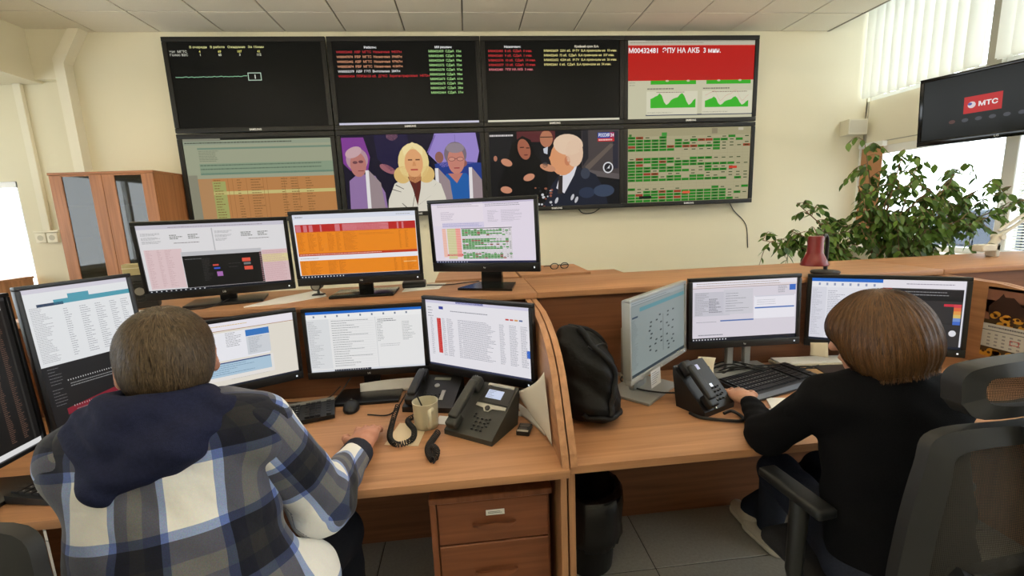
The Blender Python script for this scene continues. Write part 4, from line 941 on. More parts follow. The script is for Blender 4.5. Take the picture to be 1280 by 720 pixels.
def deskphone(name, label, loc, yaw, kind):
    t = thing(name, label, 'telephone', loc, math.radians(yaw), 'desk phones')
    w, d, zf, zb = (.205, .20, .018, .135) if kind == 'grey' else (.21, .20, .022, .085) if kind == 'black' else (.175, .15, .02, .160)
    bm = m_gry if kind == 'grey' else m_blk
    sl = math.atan2(zb - zf, d)
    MB().prism([(-d/2, .0), (-d/2, zf), (d/2, zb), (d/2, zb - .03), (d/2 - .02 if kind != 'black' else d/2, .0)], -w/2, w/2, 'x').build('body', bm, t)
    R = rotm(x=sl, loc=(0, -d/2, zf))      # face frame: x right, y up the slope, z out
    D = d / math.cos(sl)
    # handset on the left
    hx = -w/2 + .035
    hs = MB(); prof = [(.004, .022), (.03, .040), (.07, .046), (.12, .046), (.16, .040), (.195 if D > .19 else D, .024)]
    hs.rbox(hx - .023, hx + .023, .004, .058, .004, .038, .010, 3, M=R).rbox(hx - .023, hx + .023, D - .062, D - .004, .004, .040, .010, 3, M=R).rbox(hx - .019, hx + .019, .03, D - .03, .026, .050, .009, 3, M=R)
    hs.build('handset', bm if kind != 'black' else m_blk, t, smooth=50)
    # display
    fx = -w/2 + .075; fw = w/2 - .008
    if kind == 'grey':
        MB().box(fx - .004, fw, D - .088, D - .016, .0005, .003, M=R).build('display_bezel', m_blk, t)
        s = Scr(.068, .038, 68, 38); s.rect(0, 0, 68, 38, (206, 216, 240)).up(); s.bars(4, 5, 30, 5, 6.5, (130, 140, 170), 2, .5, 1, 2)
        s.build('display', m_scr, t, R @ Vector((fx + .050, D - .050, .004)), (sl - PI/2 + PI/2 + PI/2 - PI/2, 0, 0)).rotation_euler = (sl - PI/2, 0, 0)
        MB().rbox(fx, fw - .006, D - .015, D - .001, .0005, .006, .003, 1, M=R).prism([(fx - .004, D - .095), (fw, D - .095), (fw, D - .108), (fx + .070, D - .112), (fx + .058, D - .126), (fx + .042, D - .126), (fx + .030, D - .112), (fx - .004, D - .108)], .0005, .0035, 'z', M=R).build('silver_trim', m_steel, t)
        MB().cyl(R @ Vector((fx + .05, D - .112, .003)), R @ Vector((fx + .05, D - .112, .007)), .010, n=16).build('navigation_key', m_blk, t, smooth=40)
        kx, ky, kn = fx + .02, .028, .018
    elif kind == 'black':
        MB().box(fx + .012, fx + .085, D - .038, D - .020, .0005, .002, M=R).build('display', mat('lcd_off', (120, 122, 108), .3), t)
        MB().cyl(R @ Vector((fx + .036, D - .075, 0)), R @ Vector((fx + .036, D - .075, .004)), .011, n=16).build('round_key', m_steel, t, smooth=40)
        MB().rbox(fx + .066, fx + .084, .045, .105, .0, .004, .002, 1, M=R).build('silver_key_strip', m_steel, t)
        kx, ky, kn = fx + .0, .03, .017
    else:
        s = Scr(.036, .022, 36, 22); s.rect(0, 0, 36, 22, (206, 206, 232)).up().bars(3, 4, 24, 3, 6, (120, 120, 150), 2, .5, 1, 2)
        so = s.build('display', m_scr, t, R @ Vector((fx + .03, D - .032, .002))); so.rotation_euler = (sl - PI/2, 0, 0)
        MB().box(fx - .012, fx - .008, .0, D, .0, .006, M=R).build('silver_trim', m_steel, t)
        MB().box(fx + .04, fx + .052, .082, .096, 0, .002, M=R).build('lit_key', m_led, t)
        kx, ky, kn = fx + .012, .028, .019
    k = MB()
    for i in range(3):
        for j in range(4): k.ell(R @ Vector((kx + .012 + i * kn, ky + j * kn * .86, .002)), (.006, .005, .004), 8, 6)
    for (a, b) in ((-.004, .05), (-.004, .062), (.062, .035), (.062, .05), (.062, .02)): k.ell(R @ Vector((kx + a, ky + b, .002)), (.005, .004, .004), 8, 6)
    ko = k.build('keypad', m_key, t, smooth=60); ko['kind'] = 'stuff'
    return t
def place_phone():
    deskphone('desk_phone', 'charcoal desk phone with lit display in front of the divider', (.018, 1.535, DT), -36, 'grey')
    deskphone('desk_phone', 'black desk phone behind the cream mug', (-.178, 1.80, DT), -14, 'black')
    deskphone('desk_phone', 'black desk phone with small lit display beside the woman\'s hand', (.888, 1.565, DT), 24, 'small')
place_phone()
cable('black handset cord lying in front of the right desk phone', [(.80, 1.50, .757), (.82, 1.455, .758), (.88, 1.425, .758), (.945, 1.405, .758), (.965, 1.43, .760), (.95, 1.47, .765), (.915, 1.463, .762)], .006, 'handset_cord')

# small black gadget, paper leaning on the divider, white connectors
bx = thing('cable_tester', 'small black electronic gadget on the desk by the divider', 'gadget', (.165, 1.478, DT), math.radians(-20))
MB().rbox(-.024, .024, -.032, .032, 0, .018, .004, 2).build('case', m_blk, bx, smooth=40); MB().rbox(-.017, .017, .004, .026, .016, .021, .002, 1).rbox(-.015, .013, -.026, -.008, .016, .022, .002, 1).build('relief', mat('gadget_grey', (88, 84, 78), .35, .4), bx); MB().cyl((-.02, -.028, .018), (.02, -.028, .018), .004, n=8).build('bar', m_steel, bx)
def sheet(name, label, grid, m, cat='paper', th=.0006, group=None):
    """a sheet through a grid of points, given a little thickness"""
    n = len(grid); k = len(grid[0]); vs = [Vector(p) for r in grid for p in r]; me = bpy.data.meshes.new(name)
    fs = [(i * k + j, i * k + j + 1, (i + 1) * k + j + 1, (i + 1) * k + j) for i in range(n - 1) for j in range(k - 1)]
    me.from_pydata(vs, [], fs); me.materials.append(m); me.shade_smooth()
    o = link(name, me); sm = o.modifiers.new('s', 'SUBSURF'); sm.levels = 1; sm.render_levels = 2; sm.boundary_smooth = 'PRESERVE_CORNERS'; so = o.modifiers.new('t', 'SOLIDIFY'); so.thickness = th
    return tag(o, label, cat, group) if label else o
_B, _T, _L, _M = (np.array(q) for q in ((.243, 1.36, .7515), (.238, 1.451, .981), (.149, 1.575, .862), (.205, 1.50, .784)))
_g = []
for i in range(5):
    u = i / 4; row = []
    for j in range(5):
        v = j / 4; q = (_B * (1 - v) + _T * v) * (1 - u) + (_M * (1 - v) + _L * v) * u; q = q + np.array((.012, -.010, .0)) * math.sin(PI * u) * (.4 + v); q[0] = min(q[0], .2445); row.append(tuple(q))
    _g.append(row)
sheet('paper_sheet', 'large bent paper sheet leaning against the divider', _g, mat('grey_paper', (214, 208, 196), .8))
sheet('paper_sheet', 'smaller folded paper below the large sheet by the divider', [[(.232, 1.43, .753), (.228, 1.45, .79)], [(.20, 1.53, .753), (.19, 1.55, .80)], [(.17, 1.60, .753), (.155, 1.63, .80)]], m_paper)
for i in range(4):
    o = MB().rbox(-.008, .008, -.018, .012, 0, .010, .002, 1).box(-.005, .005, .012, .02, .002, .008).build('cable_connector', m_white); o.location = (.13 + .016 * i, 1.645 - .012 * i, DT); o.rotation_euler = (0, 0, .5 + .5 * i)
    tag(o, ['white cable connector nearest the grey phone', 'second white cable connector from the grey phone', 'third white cable connector from the grey phone', 'white cable connector nearest the leaning paper'][i], 'connector', 'white connectors by the divider')
def flat(label, pts, m=None, z=DT, name='paper_sheet', th=.001, cat='paper'):
    o = MB().prism(pts, z + .0002, z + .0002 + th, 'z').build(name, m or m_paper); return tag(o, label, cat)
flat('pale paper slip between the mug and the grey phone', [(-.165, 1.60), (-.10, 1.575), (-.085, 1.64), (-.15, 1.665)])
flat('pale sheet under the loop of coiled cord', [(-.33, 1.47), (-.21, 1.44), (-.19, 1.60), (-.30, 1.63)], mat('desk_paper', (214, 196, 166), .7))
# papers on the left desk under the monitor
flat('printed sheet lying under the middle desk monitor', [(-.60, 1.84), (-.33, 1.90), (-.36, 1.958), (-.62, 1.93)])
o = sheet('paper_stack', 'white strip of papers propped behind the middle monitor foot', [[(-.52, 1.945, .752), (-.52, 1.955, .80)], [(-.40, 1.95, .752), (-.40, 1.958, .81)], [(-.27, 1.95, .752), (-.27, 1.958, .81)]], m_paper)
for i, pts in enumerate(([(-.92, 1.93, .755), (-.78, 1.90, .756), (-.66, 1.92, .756), (-.60, 1.94, .80)], [(-.85, 1.88, .755), (-.70, 1.86, .756), (-.62, 1.90, .757), (-.55, 1.94, .84)], [(-.44, 1.72, .755), (-.36, 1.70, .755), (-.33, 1.76, .755), (-.31, 1.90, .76)])):
    cable(['black cable curling behind the silver-strip keyboard', 'second black cable rising to the middle monitor', 'thin dark cable lying right of the mouse'][i], pts, .0028)

# on the counter
flat('sheaf of white papers on the counter between two upper monitors', [(-1.00, 2.02), (-.84, 2.06), (-.70, 2.20), (-.80, 2.40), (-.93, 2.22)], z=CT, name='paper_sheaf', th=.004)
flat('white sheet on the counter right of the orange table monitor', [(-.34, 2.20), (-.16, 2.24), (-.13, 2.42), (-.34, 2.44)], z=CT)
flat('white sheet on the counter under the left upper monitor', [(-1.52, 2.02), (-1.36, 2.02), (-1.30, 2.10), (-1.46, 2.14)], z=CT)
wcam = thing('webcam', 'small black webcam on the counter left of the glossy foot', 'webcam', (-.748, 2.235, CT))
MB().rbox(-.028, .028, -.02, .02, 0, .010, .003, 1).cyl((0, 0, .01), (0, 0, .03), .006, n=10).build('foot', m_blk, wcam, smooth=40); MB().cyl((0, -.03, .052), (0, .03, .052), .024, .020, n=20).build('barrel', m_blk, wcam, smooth=40); MB().cyl((0, -.033, .052), (0, -.030, .052), .018, n=20).build('lens', m_steel, wcam, smooth=40)
o = thing('set_top_box', 'flat black device box on the counter behind the orange table monitor', 'device', (-.295, 2.36, CT), .05)
MB().rbox(-.06, .06, -.05, .05, 0, .03, .008, 2).build('case', m_blk, o, smooth=40); MB().box(-.055, .055, -.0512, -.05, .010, .016).build('slot', m_gry, o)
cable('black cable lying on the counter beside the white sheet', [(-.23, 2.36, 1.171), (-.12, 2.33, 1.171), (-.04, 2.36, 1.171), (.05, 2.40, 1.171)], .003)
cable('thin black cable hanging under the left upper monitor', [(-1.12, 2.14, 1.19), (-1.16, 2.06, 1.172), (-1.22, 2.02, 1.172), (-1.30, 2.05, 1.172)], .003)
fan = thing('desk_fan', 'small dark grey desk fan with round guard behind the left upper monitor', 'fan', (-1.505, 2.16, CT), .35)
MB().rbox(-.06, .06, -.01, .05, 0, .155, .012, 2).build('housing', m_gry, fan, smooth=40)
g = MB()
for r in (.05, .038, .026): g.tube([(r * math.cos(a), -.016, .08 + r * math.sin(a)) for a in [2 * PI * i / 20 for i in range(21)]], .002, 5)
g.build('guard', m_blk, fan, smooth=60); MB().cyl((0, -.02, .08), (0, -.008, .08), .018, n=16).build('hub', m_steel, fan, smooth=40)
bl = MB()
for i in range(5):
    a = 2 * PI * i / 5; bl.box(-.010, .010, -.0125, -.0105, .014, .044, M=Matrix.Translation((0, 0, .08)) @ Matrix.Rotation(a, 4, 'Y'))
bl.build('blades', m_gry, fan)
o = thing('cardboard_box', 'small beige box on top of the desk fan', 'box', (-1.505, 2.17, CT + .155), .35)
MB().rbox(-.055, .06, -.02, .05, 0, .05, .002, 1).build('carton', mat('beige_card', (196, 184, 140), .8), o); MB().box(-.055, .06, -.0205, .051, .030, .034).build('lid_edge', mat('card_edge', (226, 218, 190), .8), o)
gl = thing('eyeglasses', 'pair of black glasses lying on the low cabinet behind the counter', 'glasses', (.56, 2.70, 1.176), .2)
for sx in (-.034, .034):
    MB().tube([(sx + .026 * math.cos(a), -.0, .018 + .018 * math.sin(a)) for a in [2 * PI * i / 16 for i in range(17)]], .003, 6).build('rim', m_blk, gl, smooth=60)
    MB().tube([(sx * 1.8, 0, .022), (sx * 1.85, .07, .015), (sx * 1.7, .12, .006)], .003, 6).build('temple', m_blk, gl, smooth=60)
MB().tube([(-.009, 0, .022), (0, 0, .026), (.009, 0, .022)], .003, 6).build('bridge', m_blk, gl)

rt = thing('router', 'upright pale grey router against the panel behind the silver-backed monitor', 'router', (.715, 1.925, DT))
MB().rbox(-.028, .028, -.016, .02, .0, .235, .006, 2).build('case', mat('router_grey', (138, 132, 120), .5), rt, smooth=40); MB().rbox(-.04, .04, -.025, .03, 0, .012, .003, 1).build('foot', mat('router_grey', (138, 132, 120), .5), rt)
s = Scr(.085, .068, 75, 55); s.rect(0, 0, 75, 55, (226, 228, 232)).up().bars(6, 8, 60, 6, 7, (120, 130, 150), 2, .5, 1, 3)
o = s.build('paper_note', printmat(), None, (.712, 1.606, .866), (math.radians(-4), 0, math.radians(41.5))); tag(o, 'white printed note hanging from the silver-backed monitor', 'note')

# things around the middle right monitor
flat('dark brown tablet case lying right of the black keyboard', [(1.60, 1.90), (1.75, 1.86), (1.70, 1.70), (1.57, 1.74)], mat('dark_leather', (44, 30, 24), .5), name='tablet_case', th=.012, cat='tablet')
flat('small beige notebook beside the dark tablet case', [(1.545, 1.88), (1.595, 1.87), (1.565, 1.72), (1.515, 1.73)], mat('kraft', (176, 140, 100), .7), name='notebook', th=.008, cat='notebook')
flat('white note pad under the woman\'s forearm', [(1.10, 1.44), (1.24, 1.42), (1.31, 1.54), (1.16, 1.575)], name='note_pad', th=.006, cat='note pad')
flat('second white sheet peeking out below the note pad', [(1.09, 1.475), (1.16, 1.41), (1.36, 1.535), (1.30, 1.60)], mat('paper_cool', (214, 216, 222), .8))
sheet('card_stand', 'cream folded card standing left of the silver column', [[(1.005, 1.84, .752), (1.02, 1.85, .80), (1.025, 1.86, .845)], [(1.05, 1.83, .752), (1.055, 1.84, .80), (1.06, 1.85, .845)], [(1.085, 1.815, .752), (1.08, 1.83, .79), (1.10, 1.84, .84)]], mat('cream_card', (226, 216, 190), .8), 'card')
flat('cream card lying before the folded card', [(1.03, 1.80), (1.12, 1.775), (1.135, 1.83), (1.05, 1.85)], mat('cream_card', (226, 216, 190), .8), name='card', cat='card')
o = MB().prism([(0, 0), (.05, -.035), (.05, -.015), (.01, .03)], -.002, .003, 'y').build('card_holder', m_blk); o.location = (1.03, 1.80, .79); o.rotation_euler = (0, .2, .2); tag(o, 'black plastic clip in front of the folded card', 'clip')
R = random.Random(12)
names = ['looping over the table behind the silver column', 'lying lowest right of the silver column', 'running straight to the right behind the keyboard', 'crossing over the others right of the silver column', 'curling up to the monitor behind the woman', 'running along the back panel', 'bundled right of the folded card', 'ending beside the tablet case']
for i in range(8):
    y = 1.90 - .012 * i; pts = [(1.08 + .05 * (i % 3), y + .03, .756), (1.22 + R.uniform(-.03, .03), y + R.uniform(-.03, .03), .76 + R.uniform(0, .05)), (1.36 + R.uniform(-.04, .04), y + R.uniform(-.05, .02), .757 + .012 * (i % 3)), (1.50, y + R.uniform(-.04, .03), .76 + .01 * (i % 2)), (1.64 + R.uniform(-.05, .1), min(1.955, y + R.uniform(-.03, .05)), .757)]
    cable('black monitor cable ' + names[i], pts, .0035, group='cables behind the right keyboard')
cable('black cable draped from the silver-backed monitor to the desk phone', [(.70, 1.93, .76), (.66, 1.86, .757), (.69, 1.74, .765), (.76, 1.66, .775), (.85, 1.66, .765), (.87, 1.62, .76)], .004)
o = thing('document_tray', 'pale tray with papers on the desk behind the woman', 'tray', (1.62, 1.90, DT), -.1)
MB().rbox(-.18, .18, -.05, .045, 0, .018, .004, 1).build('tray', mat('tray_pale', (176, 168, 150), .6), o); MB().box(-.17, .17, -.042, .04, .018, .026).build('papers', m_paper, o)
o = sheet('sticky_note', 'cream paper hanging under the right monitor beside the woman\'s face', [[(1.60, 1.885, .865), (1.60, 1.88, .83), (1.595, 1.875, .805)], [(1.66, 1.85, .87), (1.66, 1.845, .83), (1.66, 1.84, .80)]], mat('cream_card', (226, 216, 190), .8))

# red desk lamp behind the monitors
lp = thing('red_desk_lamp', 'dark red desk lamp with black arm on the counter', 'lamp', (1.80, 2.06, CT))
m_red = mat('red_enamel', (118, 22, 22), .3)
A = Vector((-.105, -.05, .0))
MB().lathe([(.001, .0), (.062, .0), (.065, .008), (.06, .014), (.012, .02), (.001, .02)], 24).build('base', m_blk, lp, smooth=50)
MB().tube(spline([(0, 0, .01), (.0, 0, .10), (-.01, -.01, .17), (-.035, -.025, .195), (-.06, -.035, .17)], 6), .009, 8).build('arm', m_blk, lp, smooth=60)
sh = MB().lathe([(.060, .0), (.061, .006), (.050, .030), (.038, .055), (.035, .062), (.034, .135), (.031, .143), (.001, .145)], 32, tuple(A + Vector((0, 0, .052)))).lathe([(.058, .001), (.048, .03), (.034, .06), (.001, .10)], 32, tuple(A + Vector((0, 0, .052)))); sho = sh.build('shade', m_red, lp, smooth=40)
MB().ell(A + Vector((0, 0, .085)), (.022, .022, .03), 14, 10).build('bulb', mat('bulb_white', (235, 232, 220), .3), lp, smooth=60)

# white arm lamp clamped on the counter by the window
wl = thing('white_arm_lamp', 'white clamp lamp with twin arms on the counter by the window', 'lamp', (3.06, 2.30, CT), 0)
m_wl = mat('lamp_white', (206, 200, 184), .45)
MB().rbox(-.10, .02, -.03, .03, .035, .075, .006, 1).rbox(-.01, .02, -.03, .03, -.0, .075, .006, 1).build('clamp', m_wl, wl, smooth=40); MB().cyl((.0, 0, .07), (.03, 0, .115), .022, n=14).cyl((.03, -.03, .115), (.03, .03, .115), .016, n=12).build('joint', m_wl, wl, smooth=40)
for q in (0, .035): MB().tube([(.03, 0, .115 + q), (.55, 0, .42 + q)], .009, 8).build('arm', m_wl, wl, smooth=60)
MB().cyl((.55, -.03, .44), (.55, .03, .44), .018, n=12).tube([(.55, 0, .44), (.50, 0, .75)], .009, 8).build('upper_arm', m_wl, wl, smooth=60)
MB().lathe([(.075, .0), (.07, .02), (.04, .09), (.03, .14), (.001, .145)], 24, (.50, 0, .70)).build('shade', m_wl, wl, smooth=50)

# wall calendar with horse and sunflowers on the partition
s = Scr(.42, .32, 420, 320); s.rect(0, 0, 420, 320, (70, 52, 26)).up()
s.rect(0, 0, 420, 150, (140, 96, 78)).rect(0, 0, 420, 12, (90, 70, 60)).rect(0, 60, 420, 60, (168, 118, 92)).rect(120, 100, 300, 60, (98, 84, 52)).up()
s.poly([(20, 150), (10, 90), (45, 50), (60, 25), (68, 40), (100, 38), (140, 80), (170, 150)], (58, 34, 24)).up()
R = random.Random(8)
for i in range(46):
    x = R.uniform(0, 420); y = R.choice([R.uniform(118, 170), R.uniform(280, 318)]); s.ell(x, y, 16, 13, (206, 156, 52), 10).up() if i % 12 == 0 else s.ell(x, y, 16, 13, (206, 150, 46), 10)
s.up()
for i in range(40): s.ell(R.uniform(0, 420), R.choice([R.uniform(120, 168), R.uniform(284, 316)]), 7, 6, (74, 42, 16), 8)
s.up().rect(0, 168, 420, 108, (206, 206, 200)).up(); s.rect(0, 196, 420, 4, (120, 120, 124)); s.bars(20, 178, 380, 1, 8, (110, 110, 116), 7, .95, 1, 3)
for j in range(4):
    for i in range(14): s.rect(22 + i * 28, 212 + j * 16, 12, 7, (150, 150, 152))
s.up(); s.rect(108, 226, 34, 3, (190, 60, 60)).rect(108, 244, 34, 3, (190, 60, 60)).rect(108, 226, 3, 20, (190, 60, 60)).rect(139, 226, 3, 20, (190, 60, 60))
o = s.build('wall_calendar', printmat(), None, (2.3468, 1.545, .957), (0, 0, -PI / 2)); tag(o, 'calendar with a horse and sunflowers pinned on the partition', 'calendar')

# speaker, cable duct and sockets on the back wall
spk = thing('wall_speaker', 'small white wall speaker in the corner beside the window', 'speaker', (4.60, YB, 2.28))
MB().prism([(-.13, -.16), (.11, -.16), (.16, -.0), (-.10, 0)], 0, .17, 'z').build('cabinet', mat('speaker_white', (214, 208, 186), .6), spk); MB().box(-.115, .10, -.162, -.158, .015, .155).build('grille', mat('speaker_grille', (196, 190, 170), .8, bump=.4, bscale=600), spk)
dc = thing('cable_duct', 'cream cable duct running down the wall left of the cabinet', 'duct', (-4.32, YB, 1.545)); MB().rbox(-.035, .035, -.04, -.001, 0, 1.43, .003, 1).build('channel', m_wallr, dc)
so = thing('wall_sockets', 'twin white wall sockets below the cable duct', 'socket', (-4.33, YB, 1.47))
MB().rbox(-.12, .12, -.045, -.001, .055, .075, .003, 1).build('top_plate', m_wallr, so)
for x in (-.055, .055): b = MB().rbox(x - .05, x + .05, -.05, -.001, -.05, .05, .008, 2).build('socket', m_wallr, so, smooth=40); MB().cyl((x, -.052, 0), (x, -.049, 0), .028, n=18).build('socket_well', mat('socket_well', (190, 184, 160), .6), b)
# black tripod lamp by the far left window
tl = thing('studio_stand', 'black light stand in front of the far left window', 'stand', (-4.95, 4.40, 0))
P0 = Vector((-.10, 0, 1.78)); 
MB().tube([(.30, .0, .0), (.27, 0, .35), (-.02, 0, 1.55), (-.10, 0, 1.80)], .022, 8).build('leg', m_blk, tl, smooth=60); MB().tube([(-.40, -.1, 0), (-.02, 0, 1.4)], .018, 8).build('leg', m_blk, tl, smooth=60); MB().tube([(.1, .2, 0), (0, 0, 1.4)], .018, 8).build('leg', m_blk, tl, smooth=60)
MB().ell((-.06, 0, 1.84), (.07, .05, .06), 14, 10).build('head_joint', m_blk, tl, smooth=60); MB().rbox(-.22, -.06, -.06, .06, 1.52, 1.78, .02, 2).build('lamp_head', m_blk, tl, smooth=40); MB().tube([(.20, 0, .9), (.12, 0, 1.05), (.16, 0, 1.2), (.10, 0, 1.28)], .016, 6).build('clamp', m_blk, tl, smooth=60)

# waste bin with bag under the right desk
wb = thing('waste_bin', 'black waste bin with plastic bag under the right desk', 'bin', (.452, 1.70, 0))
MB().lathe([(.001, .0), (.10, .0), (.105, .004), (.135, .36), (.139, .365), (.132, .365), (.10, .01), (.001, .008)], 32).build('bucket', m_blk, wb, smooth=50)
g = MB(); R = random.Random(3); n = 40
prof = [(.120, .375), (.136, .378), (.150, .36), (.149, .30), (.145, .24), (.143, .20), (.147, .165), (.136, .15)]
vs = []
for r, zz in prof:
    for k in range(n):
        a = 2 * PI * k / n; q = r + R.uniform(-.004, .006) * (zz < .36); vs.append((q * math.cos(a), q * math.sin(a), zz + (R.uniform(-.02, .02) if zz < .2 else R.uniform(-.004, .004))))
g.add(vs, [(i * n + k, i * n + (k + 1) % n, (i + 1) * n + (k + 1) % n, (i + 1) * n + k) for i in range(len(prof) - 1) for k in range(n)])
g.build('bin_bag', mat('bag_plastic', (16, 16, 17), .22), wb, smooth=70)
# ================================================================== PEOPLE: smooth surfaces grown from distance fields
class SDF:
    """shapes are added one by one with a blending radius; positive outside"""
    def __init__(s): s.items = []
    def add(s, fn, k=.02, op='u'): s.items.append((fn, k, op)); return s
    def cone(s, a, b, ra, rb, k=.02, op='u', flat=None):
        a = np.array(a, float); b = np.array(b, float); ba = b - a; L = ba @ ba + 1e-12
        if flat is None:
            def f(p):
                pa = p - a; h = np.clip(pa @ ba / L, 0, 1)
                return np.linalg.norm(pa - h[:, None] * ba, axis=1) - (ra + (rb - ra) * h)
        else:
            ax, q = np.array(flat[0], float), flat[1]; ax = ax / np.linalg.norm(ax)   # thin direction and how many times thinner
            def f(p):
                pa = p - a; h = np.clip(pa @ ba / L, 0, 1); d = pa - h[:, None] * ba
                t = d @ ax; d = d + (t * (q - 1))[:, None] * ax
                n = np.linalg.norm(d, axis=1); r = ra + (rb - ra) * h
                return (n - r) / np.where(n > 1e-6, np.linalg.norm(d + (t * q * (q - 1))[:, None] * ax, axis=1) / np.maximum(n, 1e-6), 1)
        return s.add(f, k, op)
    def ell(s, c, r, k=.02, op='u', rot=None):
        c = np.array(c, float); r = np.array(r, float); Rm = None if rot is None else np.array(rot)
        def f(p):
            q = p - c
            if Rm is not None: q = q @ Rm          # into the local frame (columns = local axes)
            k0 = np.linalg.norm(q / r, axis=1); k1 = np.linalg.norm(q / (r * r), axis=1)
            return k0 * (k0 - 1) / np.maximum(k1, 1e-6)
        return s.add(f, k, op)
    def plane(s, pt, n, k=.005, op='s'):
        """cut away the side the normal points to"""
        pt = np.array(pt, float); n = np.array(n, float); n = n / np.linalg.norm(n)
        return s.add(lambda p: -((p - pt) @ n), k, op)
    def disp(s, fn): s.items.append((fn, 0, 'd')); return s
    def __call__(s, p, items=None):
        d = None
        for fn, k, op in (s.items if items is None else items):
            if op == 's' and d is None: continue
            v = fn(p)
            if op == 'd': d = d + v; continue
            if d is None: d = v; continue
            if op == 'u':
                h = np.clip(.5 + .5 * (v - d) / k, 0, 1); d = v * (1 - h) + d * h - k * h * (1 - h)
            elif op == 's':
                w = -v; h = np.clip(.5 + .5 * (w - d) / k, 0, 1); d = d * (1 - h) + w * h + k * h * (1 - h)
        return d
    def tri(s, a, b, c, r, k=.02):
        """a rounded triangular plate"""
        a, b, c = (np.array(q, float) for q in (a, b, c)); n = np.cross(b - a, c - a); n = n / np.linalg.norm(n)
        def f(p):
            def seg(u, v):
                w = v - u; h = np.clip((p - u) @ w / (w @ w), 0, 1); return np.linalg.norm(p - u - h[:, None] * w, axis=1)
            ins = np.ones(len(p), bool)
            for u, v in ((a, b), (b, c), (c, a)): ins &= ((p - u) @ np.cross(n, v - u)) >= 0
            return np.where(ins, np.abs((p - a) @ n), np.minimum(np.minimum(seg(a, b), seg(b, c)), seg(c, a))) - r
        return s.add(f, k, 'u')
    def mesh(s, lo, hi, h):
        lo = np.array(lo, float); hi = np.array(hi, float); B = 12
        n = (np.ceil((hi - lo) / h / B).astype(int)) * B
        G = np.full(n + 1, 1.0, np.float32)
        nb = n // B; ii = np.stack(np.meshgrid(*[np.arange(k) for k in nb], indexing='ij'), -1).reshape(-1, 3)
        cen = lo + (ii * B + B / 2) * h; rad = B * h * .5 * 1.7321 * 1.5
        dc = s(cen); pc = [fn(cen) if op != 'd' else None for fn, k, op in s.items]
        o = np.arange(B + 1); off = np.stack(np.meshgrid(o, o, o, indexing='ij'), -1).reshape(-1, 3) * h
        for q, (blk, d) in enumerate(zip(ii, dc)):
            sl = tuple(slice(b * B, b * B + B + 1) for b in blk)
            if abs(d) > rad:
                if d < 0: G[sl] = -1.0
        for q in np.nonzero(np.abs(dc) <= rad)[0]:
            it = [t for t, v in zip(s.items, pc) if v is None or v[q] <= rad + t[1] + .02]
            G[tuple(slice(b * B, b * B + B + 1) for b in ii[q])] = s(lo + ii[q] * B * h + off, it).reshape(B + 1, B + 1, B + 1)
        I = G < 0
        # surface nets
        cnt = np.zeros(n, np.int8)
        for dx in (0, 1):
            for dy in (0, 1):
                for dz in (0, 1): cnt += I[dx:n[0] + dx, dy:n[1] + dy, dz:n[2] + dz]
        act = np.argwhere((cnt > 0) & (cnt < 8)); idx = np.full(n, -1, np.int64); idx[tuple(act.T)] = np.arange(len(act))
        acc = np.zeros((len(act), 3)); m = np.zeros(len(act))
        cor = [(a, b, c) for a in (0, 1) for b in (0, 1) for c in (0, 1)]
        for a in cor:
            for ax in range(3):
                if a[ax]: continue
                b = list(a); b[ax] = 1
                va = G[act[:, 0] + a[0], act[:, 1] + a[1], act[:, 2] + a[2]]; vb = G[act[:, 0] + b[0], act[:, 1] + b[1], act[:, 2] + b[2]]
                ok = (va < 0) != (vb < 0); t = np.where(ok, va / np.where(ok, va - vb, 1), 0)
                q = np.array(a, float)[None].repeat(len(act), 0); q[:, ax] = t
                acc[ok] += q[ok]; m[ok] += 1
        V = lo + (act + acc / np.maximum(m, 1)[:, None]) * h
        F = []
        for ax in range(3):
            u, w = (ax + 1) % 3, (ax + 2) % 3
            sa = [slice(None)] * 3; sb = [slice(None)] * 3; sa[ax] = slice(0, n[ax]); sb[ax] = slice(1, n[ax] + 1)
            A = I[tuple(sa)]; Bq = I[tuple(sb)]; e = np.argwhere(A != Bq)
            e = e[(e[:, u] > 0) & (e[:, w] > 0) & (e[:, u] < n[u]) & (e[:, w] < n[w])]
            inside = A[tuple(e.T)]
            def cell(du, dw):
                q = e.copy(); q[:, u] += du; q[:, w] += dw; return idx[tuple(q.T)]
            f = np.stack([cell(-1, -1), cell(0, -1), cell(0, 0), cell(-1, 0)], 1)
            f[~inside] = f[~inside][:, ::-1]; F.append(f)
        F = np.concatenate(F); F = F[(F >= 0).all(1)]
        return V, F
def sdf_obj(name, S_, lo, hi, h, m, parent=None, uvfn=None, smooth_iter=2):
    V, F = S_.mesh(lo, hi, h)
    # light smoothing
    for _ in range(smooth_iter):
        a = np.zeros_like(V); c = np.zeros(len(V))
        for k in range(4):
            i, j = F[:, k], F[:, (k + 1) % 4]
            np.add.at(a, i, V[j]); np.add.at(c, i, 1); np.add.at(a, j, V[i]); np.add.at(c, j, 1)
        V = V * .4 + .6 * a / np.maximum(c, 1)[:, None]
    me = bpy.data.meshes.new(name); me.vertices.add(len(V)); me.vertices.foreach_set('co', V.ravel())
    me.loops.add(len(F) * 4); me.polygons.add(len(F)); me.loops.foreach_set('vertex_index', F.ravel().astype(np.int32))
    me.polygons.foreach_set('loop_start', np.arange(len(F), dtype=np.int32) * 4)
    me.update(calc_edges=True); me.materials.append(m); me.shade_smooth()
    if uvfn is not None:
        at = me.attributes.new('weave', 'FLOAT_VECTOR', 'POINT'); at.data.foreach_set('vector', np.ascontiguousarray(uvfn(V)).ravel())
    return link(name, me, parent)
def nrm(v): v = np.array(v, float); return v / np.linalg.norm(v)
